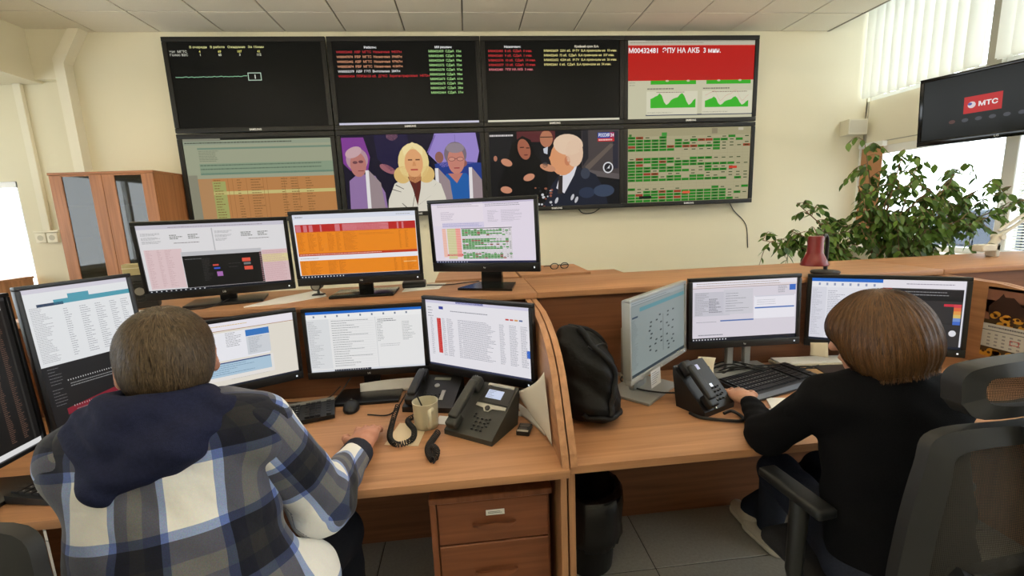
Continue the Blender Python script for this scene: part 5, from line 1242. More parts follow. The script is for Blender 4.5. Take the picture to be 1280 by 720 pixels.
def frame(fwd, up=(0, 0, 1)):
    """columns: right, forward, up"""
    f = nrm(fwd); r = nrm(np.cross(f, up)); u = np.cross(r, f); return np.stack([r, f, u], 1)
def finger(S_, base, dirs, lens, r, k=.008):
    p = np.array(base, float); rr = r
    for d, L in zip(dirs, lens):
        q = p + nrm(d) * L; S_.cone(p, q, rr, rr * .92, k); p = q; rr *= .92
    return p
def hand(S_, wrist, fwd, side, up, curl=.5, scale=1.0, spread=.12):
    """palm and five separate fingers; side = direction of the thumb"""
    f = nrm(fwd); sd = nrm(np.array(side) - f * (np.dot(side, f))); n = nrm(np.cross(f, sd)); n = n if np.dot(n, up) > 0 else -n
    w = np.array(wrist, float); sc = scale
    S_.cone(w, w + f * .045 * sc, .026 * sc, .030 * sc, .02, flat=(n, 1.35))
    pal = w + f * .055 * sc
    S_.ell(pal, (.040 * sc, .048 * sc, .018 * sc), .02, rot=np.stack([sd, f, n], 1))
    kn = w + f * .098 * sc
    for i, (o, L, q) in enumerate(((.030, .95, .0), (.010, 1.05, .004), (-.011, 1.0, .002), (-.030, .8, -.006))):
        b = kn + sd * o * sc + f * q * sc - n * .002
        S_.cone(w + f * .04 * sc + sd * o * .6 * sc, b, .012 * sc, .0115 * sc, .012)
        a = spread * o / .03; d0 = f + sd * a - n * (.15 + .35 * curl); d1 = f + sd * a * .8 - n * (.3 + 1.1 * curl); d2 = f + sd * a * .5 - n * (.5 + 2.2 * curl)
        finger(S_, b, (d0, d1, d2), (.040 * L * sc, .027 * L * sc, .021 * L * sc), .0092 * sc)
    tb = w + f * .028 * sc + sd * .026 * sc
    finger(S_, tb, (f * .7 + sd * .8 - n * .15, f + sd * .35 - n * .2, f + sd * .0 - n * .25), (.038 * sc, .032 * sc, .026 * sc), .0115 * sc, .012)
def head(S_, c, fwd, s=1.0, up=(0, 0, 1)):
    Rm = frame(fwd, up); L = lambda x, y, z: np.array(c, float) + Rm @ (np.array((x, y, z)) * s)
    S_.ell(L(0, -.008, .018), (.077 * s, .096 * s, .092 * s), .02, rot=Rm)          # skull
    S_.ell(L(0, .028, -.045), (.060 * s, .066 * s, .075 * s), .03, rot=Rm)         # face and jaw
    S_.ell(L(0, .058, -.098), (.026 * s, .024 * s, .020 * s), .03, rot=Rm)         # chin
    S_.cone(L(0, .094, -.005), L(0, .112, -.042), .010 * s, .014 * s, .015)          # nose
    S_.cone(L(-.032, .082, .022), L(.032, .082, .022), .012 * s, .012 * s, .02)      # brow
    for x in (-.031, .031): S_.ell(L(x, .090, .004), (.014 * s, .010 * s, .009 * s), .008, 's', rot=Rm); S_.ell(L(x, .080, .004), (.0125 * s, .0125 * s, .0125 * s), .003, rot=Rm)
    S_.cone(L(-.022, .089, -.070), L(.022, .089, -.070), .0075 * s, .0075 * s, .008)  # lips
    S_.cone(L(-.02, .098, -.0705), L(.02, .098, -.0705), .002 * s, .002 * s, .003, 's')
    for x in (-1, 1):                                                                # ears
        er = np.stack([Rm @ nrm((x * .9, -.45, 0)), Rm @ nrm((.45 * x, .9, 0)), Rm[:, 2]], 1)
        S_.ell(L(x * .086, -.006, -.014), (.011 * s, .022 * s, .035 * s), .008, rot=er); S_.ell(L(x * .094, .002, -.010), (.007 * s, .011 * s, .020 * s), .005, 's', rot=er)
    return L, Rm
def skinmat(name, col):
    if name in MATS: return MATS[name]
    m, N, L, b = newmat(name); b.inputs['Roughness'].default_value = .5; b.inputs['Specular IOR Level'].default_value = .35
    b.inputs['Subsurface Weight'].default_value = .12; b.inputs['Subsurface Radius'].default_value = (.012, .004, .002)
    tc = N.new('ShaderNodeTexCoord'); n = N.new('ShaderNodeTexNoise'); n.inputs['Scale'].default_value = 35; n.inputs['Detail'].default_value = 4
    L.new(tc.outputs['Object'], n.inputs['Vector']); r = N.new('ShaderNodeValToRGB'); c = lin(col)
    r.color_ramp.elements[0].position = .3; r.color_ramp.elements[1].position = .7
    r.color_ramp.elements[0].color = (c[0] * .88, c[1] * .78, c[2] * .74, 1); r.color_ramp.elements[1].color = c
    L.new(n.outputs['Fac'], r.inputs['Fac']); L.new(r.outputs['Color'], b.inputs['Base Color']); MATS[name] = m; return m
def hairmat(name, c0, c1, rough=.45):
    """strands: stretched noise along the weave attribute's second axis"""
    if name in MATS: return MATS[name]
    m, N, L, b = newmat(name); a = N.new('ShaderNodeAttribute'); a.attribute_name = 'weave'
    mp = N.new('ShaderNodeMapping'); mp.inputs['Scale'].default_value = (260, 9, 1); L.new(a.outputs['Vector'], mp.inputs['Vector'])
    n = N.new('ShaderNodeTexNoise'); n.inputs['Scale'].default_value = 1; n.inputs['Detail'].default_value = 4; L.new(mp.outputs['Vector'], n.inputs['Vector'])
    r = N.new('ShaderNodeValToRGB'); r.color_ramp.elements[0].position = .32; r.color_ramp.elements[1].position = .72
    r.color_ramp.elements[0].color = lin(c0); r.color_ramp.elements[1].color = lin(c1); L.new(n.outputs['Fac'], r.inputs['Fac']); L.new(r.outputs['Color'], b.inputs['Base Color'])
    bp = N.new('ShaderNodeBump'); bp.inputs['Strength'].default_value = .7; bp.inputs['Distance'].default_value = .003; L.new(n.outputs['Fac'], bp.inputs['Height']); L.new(bp.outputs['Normal'], b.inputs['Normal'])
    b.inputs['Roughness'].default_value = rough; b.inputs['Specular IOR Level'].default_value = .35; MATS[name] = m; return m
def plaidmat(name='plaid', period=.185):
    if name in MATS: return MATS[name]
    m, N, L, b = newmat(name); a = N.new('ShaderNodeAttribute'); a.attribute_name = 'weave'
    sx = N.new('ShaderNodeSeparateXYZ'); L.new(a.outputs['Vector'], sx.inputs[0]); cols = []
    for k, out in enumerate(('X', 'Y')):
        d = N.new('ShaderNodeMath'); d.operation = 'DIVIDE'; d.inputs[1].default_value = period; L.new(sx.outputs[out], d.inputs[0])
        fr = N.new('ShaderNodeMath'); fr.operation = 'FRACT'; L.new(d.outputs[0], fr.inputs[0])
        r = N.new('ShaderNodeValToRGB'); cr = r.color_ramp; cr.interpolation = 'CONSTANT'
        stops = [(0, (234, 233, 228)), (.40, (78, 104, 176)), (.475, (26, 28, 42)), (.60, (46, 46, 48)), (.74, (26, 28, 42)), (.90, (78, 104, 176)), (.97, (234, 233, 228))]
        lin_ = lambda c: tuple(math.sqrt(v) for v in lin(c)[:3]) + (1,)
        cr.elements[0].position = 0; cr.elements[0].color = lin_(stops[0][1]); cr.elements[1].position = stops[1][0]; cr.elements[1].color = lin_(stops[1][1])
        for p, c in stops[2:]: e = cr.elements.new(p); e.color = lin_(c)
        L.new(fr.outputs[0], r.inputs['Fac']); cols.append(r)
    mx = N.new('ShaderNodeMix'); mx.data_type = 'RGBA'; mx.blend_type = 'MULTIPLY'; mx.inputs[0].default_value = 1.0
    L.new(cols[0].outputs['Color'], mx.inputs[6]); L.new(cols[1].outputs['Color'], mx.inputs[7])
    tc = N.new('ShaderNodeTexCoord'); n = N.new('ShaderNodeTexNoise'); n.inputs['Scale'].default_value = 420; n.inputs['Detail'].default_value = 2; L.new(tc.outputs['Object'], n.inputs['Vector'])
    m2 = N.new('ShaderNodeMix'); m2.data_type = 'RGBA'; m2.blend_type = 'OVERLAY'; m2.inputs[0].default_value = .45; L.new(mx.outputs[2], m2.inputs[6]); L.new(n.outputs['Color'], m2.inputs[7])
    hs = N.new('ShaderNodeHueSaturation'); hs.inputs['Saturation'].default_value = .9; L.new(m2.outputs[2], hs.inputs['Color'])
    L.new(hs.outputs['Color'], b.inputs['Base Color']); b.inputs['Roughness'].default_value = .9; b.inputs['Specular IOR Level'].default_value = .1; b.inputs['Sheen Weight'].default_value = .15
    n3 = N.new('ShaderNodeTexNoise'); n3.inputs['Scale'].default_value = 14; n3.inputs['Detail'].default_value = 3; L.new(tc.outputs['Object'], n3.inputs['Vector'])
    bp = N.new('ShaderNodeBump'); bp.inputs['Strength'].default_value = .5; bp.inputs['Distance'].default_value = .012; L.new(n3.outputs['Fac'], bp.inputs['Height']); L.new(bp.outputs['Normal'], b.inputs['Normal'])
    MATS[name] = m; return m
def folds(fr, amp, ph=0.0):
    fr = np.array(fr, float)
    return lambda p: amp * np.sin(p @ fr + ph) * np.cos(p @ fr[[1, 2, 0]] * .6 + ph * 1.7)
def arc_uv(a, b, right, fwd, r0, voff=0, uoff=0, vs=1.0):
    """u around the axis a-b, v along it"""
    a = np.array(a, float); b = np.array(b, float); ax = nrm(b - a); rt = nrm(np.array(right) - ax * np.dot(right, ax)); fw = np.cross(ax, rt)
    def f(V):
        q = V - a; x = q @ rt; y = q @ fw; v = q @ ax
        u = np.arctan2(x, -y) * r0 if True else x
        return np.stack([u + uoff, (v + voff) * vs, np.zeros(len(V))], 1)
    return f

def strands_on(S_, obj, n, steps, step, width, flow, uvfn, seed=1, lift=.0015, keep=None, free=None, stop=None):
    """thin tapered hairs that follow the hair surface; joined into the same mesh"""
    R = np.random.default_rng(seed); me = obj.data; nv = len(me.vertices); V = np.zeros(nv * 3); me.vertices.foreach_get('co', V); V = V.reshape(-1, 3)
    P = V[R.integers(0, nv, n * 2)] + R.normal(0, .002, (n * 2, 3))
    if keep is not None: P = P[keep(P)]
    P = P[:n]; n = len(P); e = .003
    def grad(p):
        d0 = S_(p); return d0, np.stack([S_(p + np.eye(3)[k] * e) - d0 for k in range(3)], 1) / e
    rows = []; wob = R.normal(0, .16, (n, 3)); wr = width * R.uniform(.6, 1.3, n)
    L = R.uniform(.5, 1.0, n)
    for i in range(steps + 1):
        d, g = grad(P); gn = g / np.maximum(np.linalg.norm(g, axis=1), 1e-6)[:, None]
        P = P - gn * (d - lift * (1 + .8 * i / steps))[:, None] * np.where((np.abs(d) < .05) & (~free(P) if free else True), 1, 0)[:, None]
        f = flow(P) + wob; f = f - gn * ((f * gn).sum(1) * (np.where(free(P), 0, 1) if free else 1))[:, None]; f /= np.maximum(np.linalg.norm(f, axis=1), 1e-6)[:, None]
        sd = np.cross(f, gn); w = wr * (1 - (i / steps) ** 2 * .95); rows.append((P - sd * w[:, None] * .5, P + sd * w[:, None] * .5)); P = P + f * step * (L * (np.where(stop(P), 0, 1) if stop else 1))[:, None]
    A = np.stack([np.stack(r, 1) for r in rows], 1).reshape(-1, 3)      # n, steps+1, 2
    k = (steps + 1) * 2; b = np.arange(n) * k; F = []
    for i in range(steps): F.append(np.stack([b + 2 * i, b + 2 * i + 1, b + 2 * i + 3, b + 2 * i + 2], 1))
    F = np.concatenate(F) + nv
    of = np.zeros(len(me.loops), np.int32); me.loops.foreach_get('vertex_index', of); AV = np.concatenate([V, A]); AF = np.concatenate([of.reshape(-1, 4), F])
    m2 = bpy.data.meshes.new(me.name); m2.vertices.add(len(AV)); m2.vertices.foreach_set('co', AV.ravel()); m2.loops.add(len(AF) * 4); m2.polygons.add(len(AF))
    m2.loops.foreach_set('vertex_index', AF.ravel().astype(np.int32)); m2.polygons.foreach_set('loop_start', np.arange(len(AF), dtype=np.int32) * 4); m2.update(calc_edges=True)
    m2.materials.append(me.materials[0]); m2.shade_smooth(); uv = uvfn(AV)
    rnd = np.repeat(R.uniform(0, 9, n), k); uv[nv:, 0] += rnd
    at = m2.attributes.new('weave', 'FLOAT_VECTOR', 'POINT'); at.data.foreach_set('vector', np.ascontiguousarray(uv).ravel()); obj.data = m2

# ------------------------------------------------------------------ the man in the plaid shirt
def build_man():
    HC = np.array((-.708, 1.06, 1.228)); HF = (-.50, .86, -.12)
    NB = np.array((-.695, .985, 1.115))
    SR = np.array((-.505, 1.005, 1.070)); SL = np.array((-.838, .955, 1.058))
    ER = np.array((-.430, 1.135, .782)); WR = np.array((-.380, 1.385, .800))
    EL = np.array((-.915, 1.22, .865)); WL = np.array((-.825, 1.49, .800))
    PV = np.array((-.655, .885, .56)); CH = np.array((-.685, .985, .98))
    rt = nrm(SR - SL); tw = nrm((CH + (0, 0, .1)) - PV); bk = np.cross(rt, tw)   # bk points forward
    body = SDF(); Lh, Rm = head(body, HC, HF, 1.02)
    body.cone(Lh(0, -.03, -.06), NB, .054, .056, .03)
    body.cone(NB + (0, 0, -.08), PV + (0, 0, .02), .10, .13, .04, flat=(bk, 1.3)).cone(NB + (0, 0, -.05), SR, .04, .04, .03).cone(NB + (0, 0, -.05), SL, .04, .04, .03)
    for S0, E0, W0 in ((SR, ER, WR), (SL, EL, WL)): body.cone(S0, E0, .048, .038, .02).cone(E0, W0, .040, .028, .02)
    hand(body, WR, (-.08, 1, .0), (-1, -.1, 0), (0, 0, 1), .30, 1.10); hand(body, WL, (.25, 1, -.08), (1, -.2, .1), (0, 0, 1), .35, 1.02)
    KR = np.array((-.47, 1.32, .54)); KL = np.array((-.80, 1.34, .54)); AR = np.array((-.46, 1.36, .09)); AL = np.array((-.83, 1.38, .09))
    for K, A, hx in ((KR, AR, .10), (KL, AL, -.10)): body.cone(PV + rt * hx, K, .07, .055, .04).cone(K, A, .05, .035, .02)
    p = sdf_obj('person', body, (-1.15, .6, .02), (-.25, 1.75, 1.40), .0048, skinmat('man_skin', (196, 142, 118)))
    tag(p, 'seated man in plaid shirt with navy hood, seen from behind', 'person')
    # hair
    hair = SDF(); hair.ell(Lh(0, -.012, .024), (.089, .107, .096), .02, rot=Rm).ell(Lh(0, -.040, -.026), (.076, .066, .070), .03, rot=Rm)
    hair.plane(Lh(0, .055, 0), Rm @ np.array((0, .92, -.42)), .02).plane(Lh(0, -.03, -.088), Rm @ np.array((0, .20, -1)), .012)
    for x in (-1, 1): hair.ell(Lh(x * .094, .002, -.022), (.034, .030, .042), .012, 's', rot=Rm)
    def huv(V):
        q = (V - Lh(0, -.02, .06)) @ Rm; return np.stack([np.arctan2(q[:, 0], -q[:, 1]) * .09, np.linalg.norm(q, axis=1), np.zeros(len(V))], 1)
    ho = sdf_obj('hair', hair, HC - .16, HC + .16, .005, hairmat('man_hair', (44, 34, 24), (120, 99, 72)), p, huv)
    crown = Lh(0, -.05, .105)
    def flow(P):
        q = P - crown; q = q / np.maximum(np.linalg.norm(q, axis=1), .01)[:, None]; return q + np.array((0, 0, -.35)) + .25 * np.sin(P @ np.array((120, 90, 70.)))[:, None] * np.array((.8, .5, 0))
    strands_on(hair, ho, 9000, 4, .0095, .0028, flow, huv, 3, .0035)
    # shirt body
    sh = SDF(); sh.cone(CH + (.008, 0, .02), PV + np.array((0, -.01, -.06)), .196, .222, .05, flat=(bk, 1.36))
    sh.cone(SR - rt * .015 + (0, 0, -.005), SL + rt * .015 + (0, 0, -.005), .070, .070, .07).cone(NB + (0, .005, -.04), SR, .056, .060, .05).cone(NB + (0, .005, -.04), SL, .056, .060, .05)
    sh.ell(PV + np.array((.13, .05, .10)), (.12, .13, .15), .06).ell((-.455, 1.02, .63), (.085, .105, .105), .03)
    sh.cone(SR, SR + (ER - SR) * .18, .060, .054, .03).cone(SL, SL + (EL - SL) * .18, .060, .054, .03)
    sh.plane(NB + (0, .02, .035), (0, .1, 1), .01).plane((0, 0, .50), (0, 0, -1), .01)
    sh.disp(folds((38, 30, 9), .0035, .4)).disp(folds((18, 9, 42), .0035, 1.4)).disp(folds((70, 20, 55), .0012, .2))
    ax0 = PV + (0, 0, -.1); mid = PV
    rr = arc_uv(ax0, CH + (0, .0, .1), rt, bk, .150, -.475, -.055, .68)
    pm = plaidmat()
    sdf_obj('shirt', sh, (-1.05, .66, .46), (-.33, 1.25, 1.22), .007, pm, p, rr, 3)
    # sleeves
    for nm, S0, E0, W0, uo in (('right', SR, ER, WR, .03), ('left', SL, EL, WL, .0)):
        d1 = nrm(E0 - S0); d2 = nrm(W0 - E0); We = W0 - d2 * .030
        sl = SDF(); sl.cone(S0 - d1 * .005, E0, .076, .074, .03).cone(E0, We, .072, .043, .04)
        sl.ell(E0 + (0, -.01, -.018), (.070, .074, .062), .03)
        sl.plane(W0 - d2 * .028, d2, .004)
        fr = 95 * nrm(d1 + d2)
        sl.disp(lambda q, fr=fr, E0=E0: .0035 * np.sin((q - E0) @ fr) * np.exp(-np.sum((q - E0) ** 2, 1) / .018)).disp(folds((48, 30, 36), .003, uo * 30))
        def suv(V, S0=S0, E0=E0, W0=W0, d1=d1, d2=d2, uo=uo):
            L1 = np.linalg.norm(E0 - S0); t1 = (V - S0) @ d1; t2 = (V - E0) @ d2; w = np.clip((t1 - L1 + .03) / .06, 0, 1)
            v = np.where(t1 < L1, np.maximum(t1, -.2), L1 + np.maximum(t2, 0)); v = t1 * (1 - w) + (L1 + t2) * w
            dd = d1[None] * (1 - w)[:, None] + d2[None] * w[:, None]; c = S0 + d1 * np.clip(t1, 0, L1)[:, None] * (1 - w)[:, None] + ((E0 - S0) + d2 * np.maximum(t2, 0)[:, None]) * w[:, None]
            q = V - c; up = np.array((0, 0, 1.)); a = np.cross(dd, up); a /= np.linalg.norm(a, axis=1)[:, None]; b2 = np.cross(a, dd)
            return np.stack([np.arctan2((q * a).sum(1), (q * b2).sum(1)) * .066 + uo, (v + .02) * .82, np.zeros(len(V))], 1)
        lo = np.minimum(np.minimum(S0, E0), W0) - .11; hi = np.maximum(np.maximum(S0, E0), W0) + .11
        so = sdf_obj('sleeve', sl, lo, hi, .006, pm, p, suv, 2)
        cf = SDF(); cf.cone(We - d2 * .05, We + d2 * .004, .050, .048, .01).plane(We - d2 * .05, -d2, .004).plane(We + d2 * .006, d2, .004)
        sdf_obj('cuff', cf, We - .09, We + .09, .004, mat('cuff_dark', (48, 50, 60), .9, spec=.1, noise=.2, nscale=300), so)
    # hood of the jacket
    hd = SDF(); NC = np.array((-.702, .995, 1.140)); hl = np.array((-.808, .955, 1.115)); hr = np.array((-.535, 1.0, 1.105)); tip = np.array((-.730, .862, 1.032))
    ring = [NC + np.array((.088 * math.cos(a), .078 * math.sin(a), -.020 * math.sin(a) + .004)) for a in [2 * PI * i / 14 for i in range(15)]]
    for a, b in zip(ring[:-1], ring[1:]): hd.cone(a, b, .028, .028, .025)
    bc = NC + np.array((0, -.085, -.012))
    hd.cone(hl, tip, .030, .016, .02).cone(hr + (0, -.01, .008), (-.603, .885, 1.094), .030, .034, .03).cone((-.603, .885, 1.094), tip, .034, .020, .03).cone((-.603, .885, 1.094), bc, .036, .036, .04).cone((-.66, .868, 1.075), tip, .034, .022, .03).cone(hl, bc, .040, .040, .03).cone(hr, bc, .036, .040, .03).cone(bc, tip, .040, .014, .03)
    hd.tri(hl + (-.005, -.02, .005), hr + (-.005, -.025, .012), tip + (0, -.006, .012), .028, .03).ell((-.70, .915, 1.098), (.10, .045, .05), .04)
    hd.cone(NC + (0, .01, .0), NC + (0, .02, .2), .058, .080, .012, 's')
    hd.disp(lambda q: .0030 * np.sin((q - tip) @ np.array((38, 30, 100.)) + 1.2 * np.sin((q - tip) @ np.array((30., 8, 10))))).disp(folds((90, 40, 60), .0015, .5))
    sdf_obj('hood', hd, (-.90, .80, .97), (-.47, 1.14, 1.22), .005, mat('navy_jersey', (30, 34, 58), .85, spec=.15, noise=.18, nscale=160, bump=.25, bscale=500), p, None, 2)
    # trousers
    tr = SDF()
    for K, A, hx in ((KR, AR, .10), (KL, AL, -.10)): tr.cone(PV + rt * hx, K, .098, .076, .04).cone(K, A, .070, .056, .03)
    tr.ell(PV + (0, 0, -.01), (.20, .16, .10), .04).disp(folds((40, 22, 30), .003, .2)); tr.plane((0, 0, .10), (0, 0, -1), .004)
    sdf_obj('trousers', tr, (-1.0, .66, .08), (-.32, 1.50, .70), .008, mat('dark_trousers', (26, 27, 33), .85, spec=.15, noise=.15, nscale=200), p, None, 2)
    for A in (AR, AL):
        s = SDF(); s.cone(A + (0, -.05, -.045), A + (0, .15, -.055), .040, .034, .03, flat=((0, 0, 1), 1.1)).cone(A + (0, -.02, 0), A + (0, 0, -.05), .045, .04, .03).plane((0, 0, .003), (0, 0, -1), .003)
        sdf_obj('shoe', s, A - (.08, .14, .12), A + np.array((.08, .24, .08)), .006, mat('black_leather', (24, 22, 22), .4), p)
    return p
build_man()

# ------------------------------------------------------------------ the woman in black
def build_woman():
    HC = np.array((1.100, 1.065, 1.162)); HF = (-.50, .86, -.15)
    NB = np.array((1.112, 1.02, 1.035)); SL = np.array((.970, 1.075, .975)); SR = np.array((1.262, 1.010, .985))
    EL = np.array((.930, 1.245, .790)); WL = np.array((1.022, 1.475, .795)); ER = np.array((1.365, 1.17, .80)); WR = np.array((1.29, 1.40, .79))
    PV = np.array((1.13, .97, .53)); CH = np.array((1.13, 1.03, .88))
    rt = nrm(SR - SL); tw = nrm(CH - PV); bk = np.cross(rt, tw)
    body = SDF(); Lh, Rm = head(body, HC, HF, .95)
    body.cone(Lh(0, -.02, -.06), NB, .046, .046, .03).cone(NB + (0, 0, -.07), PV, .08, .12, .04, flat=(bk, 1.3)).cone(NB + (0, 0, -.05), SR, .035, .035, .03).cone(NB + (0, 0, -.05), SL, .035, .035, .03)
    for S0, E0, W0 in ((SR, ER, WR), (SL, EL, WL)): body.cone(S0, E0, .040, .033, .02).cone(E0, W0, .034, .024, .02)
    hand(body, WL, (.02, 1, .0), (1, -.1, .1), (0, 0, 1), .28, .98, .2); hand(body, WR, (-.05, 1, -.08), (-1, 0, .1), (0, 0, 1), .35, .92)
    KL = np.array((1.10, 1.40, .545)); KR = np.array((1.27, 1.38, .545)); AL = np.array((1.275, 1.66, .10)); AR = np.array((1.275, 1.78, .10))
    for K, A, hx in ((KR, AR, .085), (KL, AL, -.085)): body.cone(PV + rt * hx, K, .065, .05, .04).cone(K, A, .045, .032, .02)
    p = sdf_obj('person', body, (.80, .80, .02), (1.50, 1.90, 1.30), .0048, skinmat('woman_skin', (206, 158, 132)))
    tag(p, 'seated woman in black sweater with chin-length brown hair', 'person')
    # bob
    hair = SDF(); hair.ell(Lh(0, -.010, .026), (.095, .112, .102), .03, rot=Rm)
    hair.ell(Lh(0, -.026, -.040), (.108, .102, .090), .05, rot=Rm).ell(Lh(-.005, .066, .024), (.070, .044, .046), .03, rot=Rm)
    hair.plane(Lh(0, -.06, -.108), Rm @ np.array((0, -.26, -1)), .010)
    hair.ell(Lh(0, .105, -.078), (.078, .110, .085), .015, 's', rot=Rm)
    def strands(q):
        l = (q - Lh(0, -.01, .05)) @ Rm; a = np.arctan2(l[:, 0], -l[:, 1]); e = np.clip(-l[:, 2] / .12 + .3, 0, 1)
        return (.0006 * np.sin(a * 46 + 9 * l[:, 2]) + .0018 * np.sin(a * 11 + 1.5 * np.sin(a * 3)) * e) * np.clip(np.hypot(l[:, 0], l[:, 1]) / .06, 0, 1)
    hair.disp(strands)
    def huv(V):
        q = (V - Lh(0, -.01, .05)) @ Rm; return np.stack([np.arctan2(q[:, 0], -q[:, 1]) * .1, q[:, 2], np.zeros(len(V))], 1)
    ho = sdf_obj('hair', hair, HC - .17, HC + .17, .005, hairmat('woman_hair', (40, 26, 16), (134, 94, 56), .36), p, huv)
    crown = Lh(0, -.01, .13)
    def flow(P):
        q = P - crown; q = q / np.maximum(np.linalg.norm(q, axis=1), .01)[:, None]; return q + np.array((0, 0, -1.0)) + .12 * np.sin(P @ np.array((60, 50, 30.)))[:, None] * np.array((.8, .5, 0))
    strands_on(hair, ho, 9000, 7, .013, .0019, flow, huv, 5, .002, free=lambda P: ((P - Lh(0, -.06, -.098)) @ (Rm @ np.array((0, -.26, -1)))) > 0, stop=lambda P: ((P - Lh(0, -.06, -.104)) @ (Rm @ np.array((0, -.26, -1)))) > 0)
    m_sw = mat('black_knit', (15, 15, 17), .95, spec=.12, noise=.25, nscale=240, bump=.3, bscale=600)
    sw = SDF(); sw.cone(CH + (0, 0, .02), PV + (0, 0, .02), .172, .178, .05, flat=(bk, 1.35)).cone(SR - rt * .02, SL + rt * .02, .062, .062, .06)
    sw.cone(NB + (0, 0, -.015), SR, .055, .052, .05).cone(NB + (0, 0, -.015), SL, .055, .052, .05).cone(NB + (0, 0, -.03), NB + (0, .012, .055), .066, .057, .02)
    sw.cone(SR, SR + (ER - SR) * .3, .060, .056, .03).cone(SL, SL + (EL - SL) * .3, .060, .056, .03)
    sw.cone(NB + (0, .008, .045), NB + (0, .03, .14), .047, .058, .006, 's').plane(NB + (0, .012, .066), (0, .15, 1), .006).plane((0, 0, .515), (0, 0, -1), .01)
    sw.disp(folds((40, 34, 12), .003, .9)).disp(folds((16, 12, 46), .0035, .2))
    sdf_obj('sweater', sw, (.82, .80, .48), (1.46, 1.30, 1.16), .007, m_sw, p, None, 2)
    for S0, E0, W0 in ((SR, ER, WR), (SL, EL, WL)):
        d1 = nrm(E0 - S0); d2 = nrm(W0 - E0); sl = SDF(); sl.cone(S0, E0, .062, .056, .03).cone(E0, W0, .056, .032, .04).plane(W0 - d2 * .012, d2, .004).disp(folds((60, 40, 50), .003, .4))
        so = sdf_obj('sleeve', sl, np.minimum(np.minimum(S0, E0), W0) - .1, np.maximum(np.maximum(S0, E0), W0) + .1, .006, m_sw, p, None, 2)
    m_jn = mat('dark_jeans', (38, 42, 54), .9, spec=.15, noise=.22, nscale=220)
    tr = SDF()
    for K, A, hx in ((KR, AR, .085), (KL, AL, -.085)): tr.cone(PV + rt * hx, K, .088, .068, .04).cone(K, A, .062, .050, .03)
    tr.ell(PV + (0, 0, -.01), (.185, .155, .095), .04).disp(folds((44, 30, 36), .003, .2)).plane((0, 0, .09), (0, 0, -1), .004)
    sdf_obj('jeans', tr, (.86, .78, .06), (1.46, 1.90, .68), .008, m_jn, p, None, 2)
    m_sh = mat('cream_canvas', (206, 198, 180), .8, noise=.08, nscale=200); m_rub = mat('white_rubber', (222, 216, 200), .5)
    for A, d in ((AL, nrm((-.18, 1, 0))), (AR, nrm((-.05, 1, 0)))):
        s = SDF(); s.cone(A - d * .045 + (0, 0, -.055), A + d * .10 + (0, 0, -.062), .040, .034, .03).cone(A + (0, 0, -.01), A + (0, 0, -.05), .046, .042, .03).plane((0, 0, .016), (0, 0, -1), .003)
        so = sdf_obj('sneaker', s, A - .16, A + .20, .005, m_sh, p)
        s = SDF(); s.cone(A - d * .045 + (0, 0, -.078), A + d * .10 + (0, 0, -.078), .044, .038, .02).plane((0, 0, .002), (0, 0, -1), .003).plane((0, 0, .030), (0, 0, 1), .003)
        sdf_obj('sole', s, A - .16, A + .20, .005, m_rub, so)
    return p
build_woman()

# ================================================================== CHAIRS
m_ch = mat('chair_black', (26, 27, 27), .5); m_chg = mat('chair_grey', (30, 30, 30), .5)
def meshmat():
    if 'chair_mesh' in MATS: return MATS['chair_mesh']
    m, N, L, b = newmat('chair_mesh'); N.remove(b); out = N['Material Output']
    tc = N.new('ShaderNodeTexCoord'); mp = N.new('ShaderNodeMapping'); mp.inputs['Scale'].default_value = (1, 1, 1); L.new(tc.outputs['Object'], mp.inputs['Vector'])
    w = []
    for d in ('X', 'Z'):
        q = N.new('ShaderNodeTexWave'); q.bands_direction = d; q.inputs['Scale'].default_value = 95; q.wave_profile = 'SIN'; L.new(mp.outputs[0], q.inputs['Vector']); w.append(q)
    mu = N.new('ShaderNodeMath'); mu.operation = 'MULTIPLY'; L.new(w[0].outputs['Fac'], mu.inputs[0]); L.new(w[1].outputs['Fac'], mu.inputs[1])
    cp = N.new('ShaderNodeMath'); cp.operation = 'GREATER_THAN'; cp.inputs[1].default_value = .42; L.new(mu.outputs[0], cp.inputs[0])
    t = N.new('ShaderNodeBsdfTransparent'); d = N.new('ShaderNodeBsdfDiffuse'); d.inputs[0].default_value = lin((66, 64, 61)); mx = N.new('ShaderNodeMixShader')
    L.new(cp.outputs[0], mx.inputs[0]); L.new(d.outputs[0], mx.inputs[1]); L.new(t.outputs[0], mx.inputs[2]); L.new(mx.outputs[0], out.inputs['Surface']); MATS['chair_mesh'] = m; return m
def loop_frame(pts, r, closed=True, n=10, flat=1.0):
    P = spline(pts + [pts[0]] if closed else pts, 6)
    return MB().tube(P, r, n)
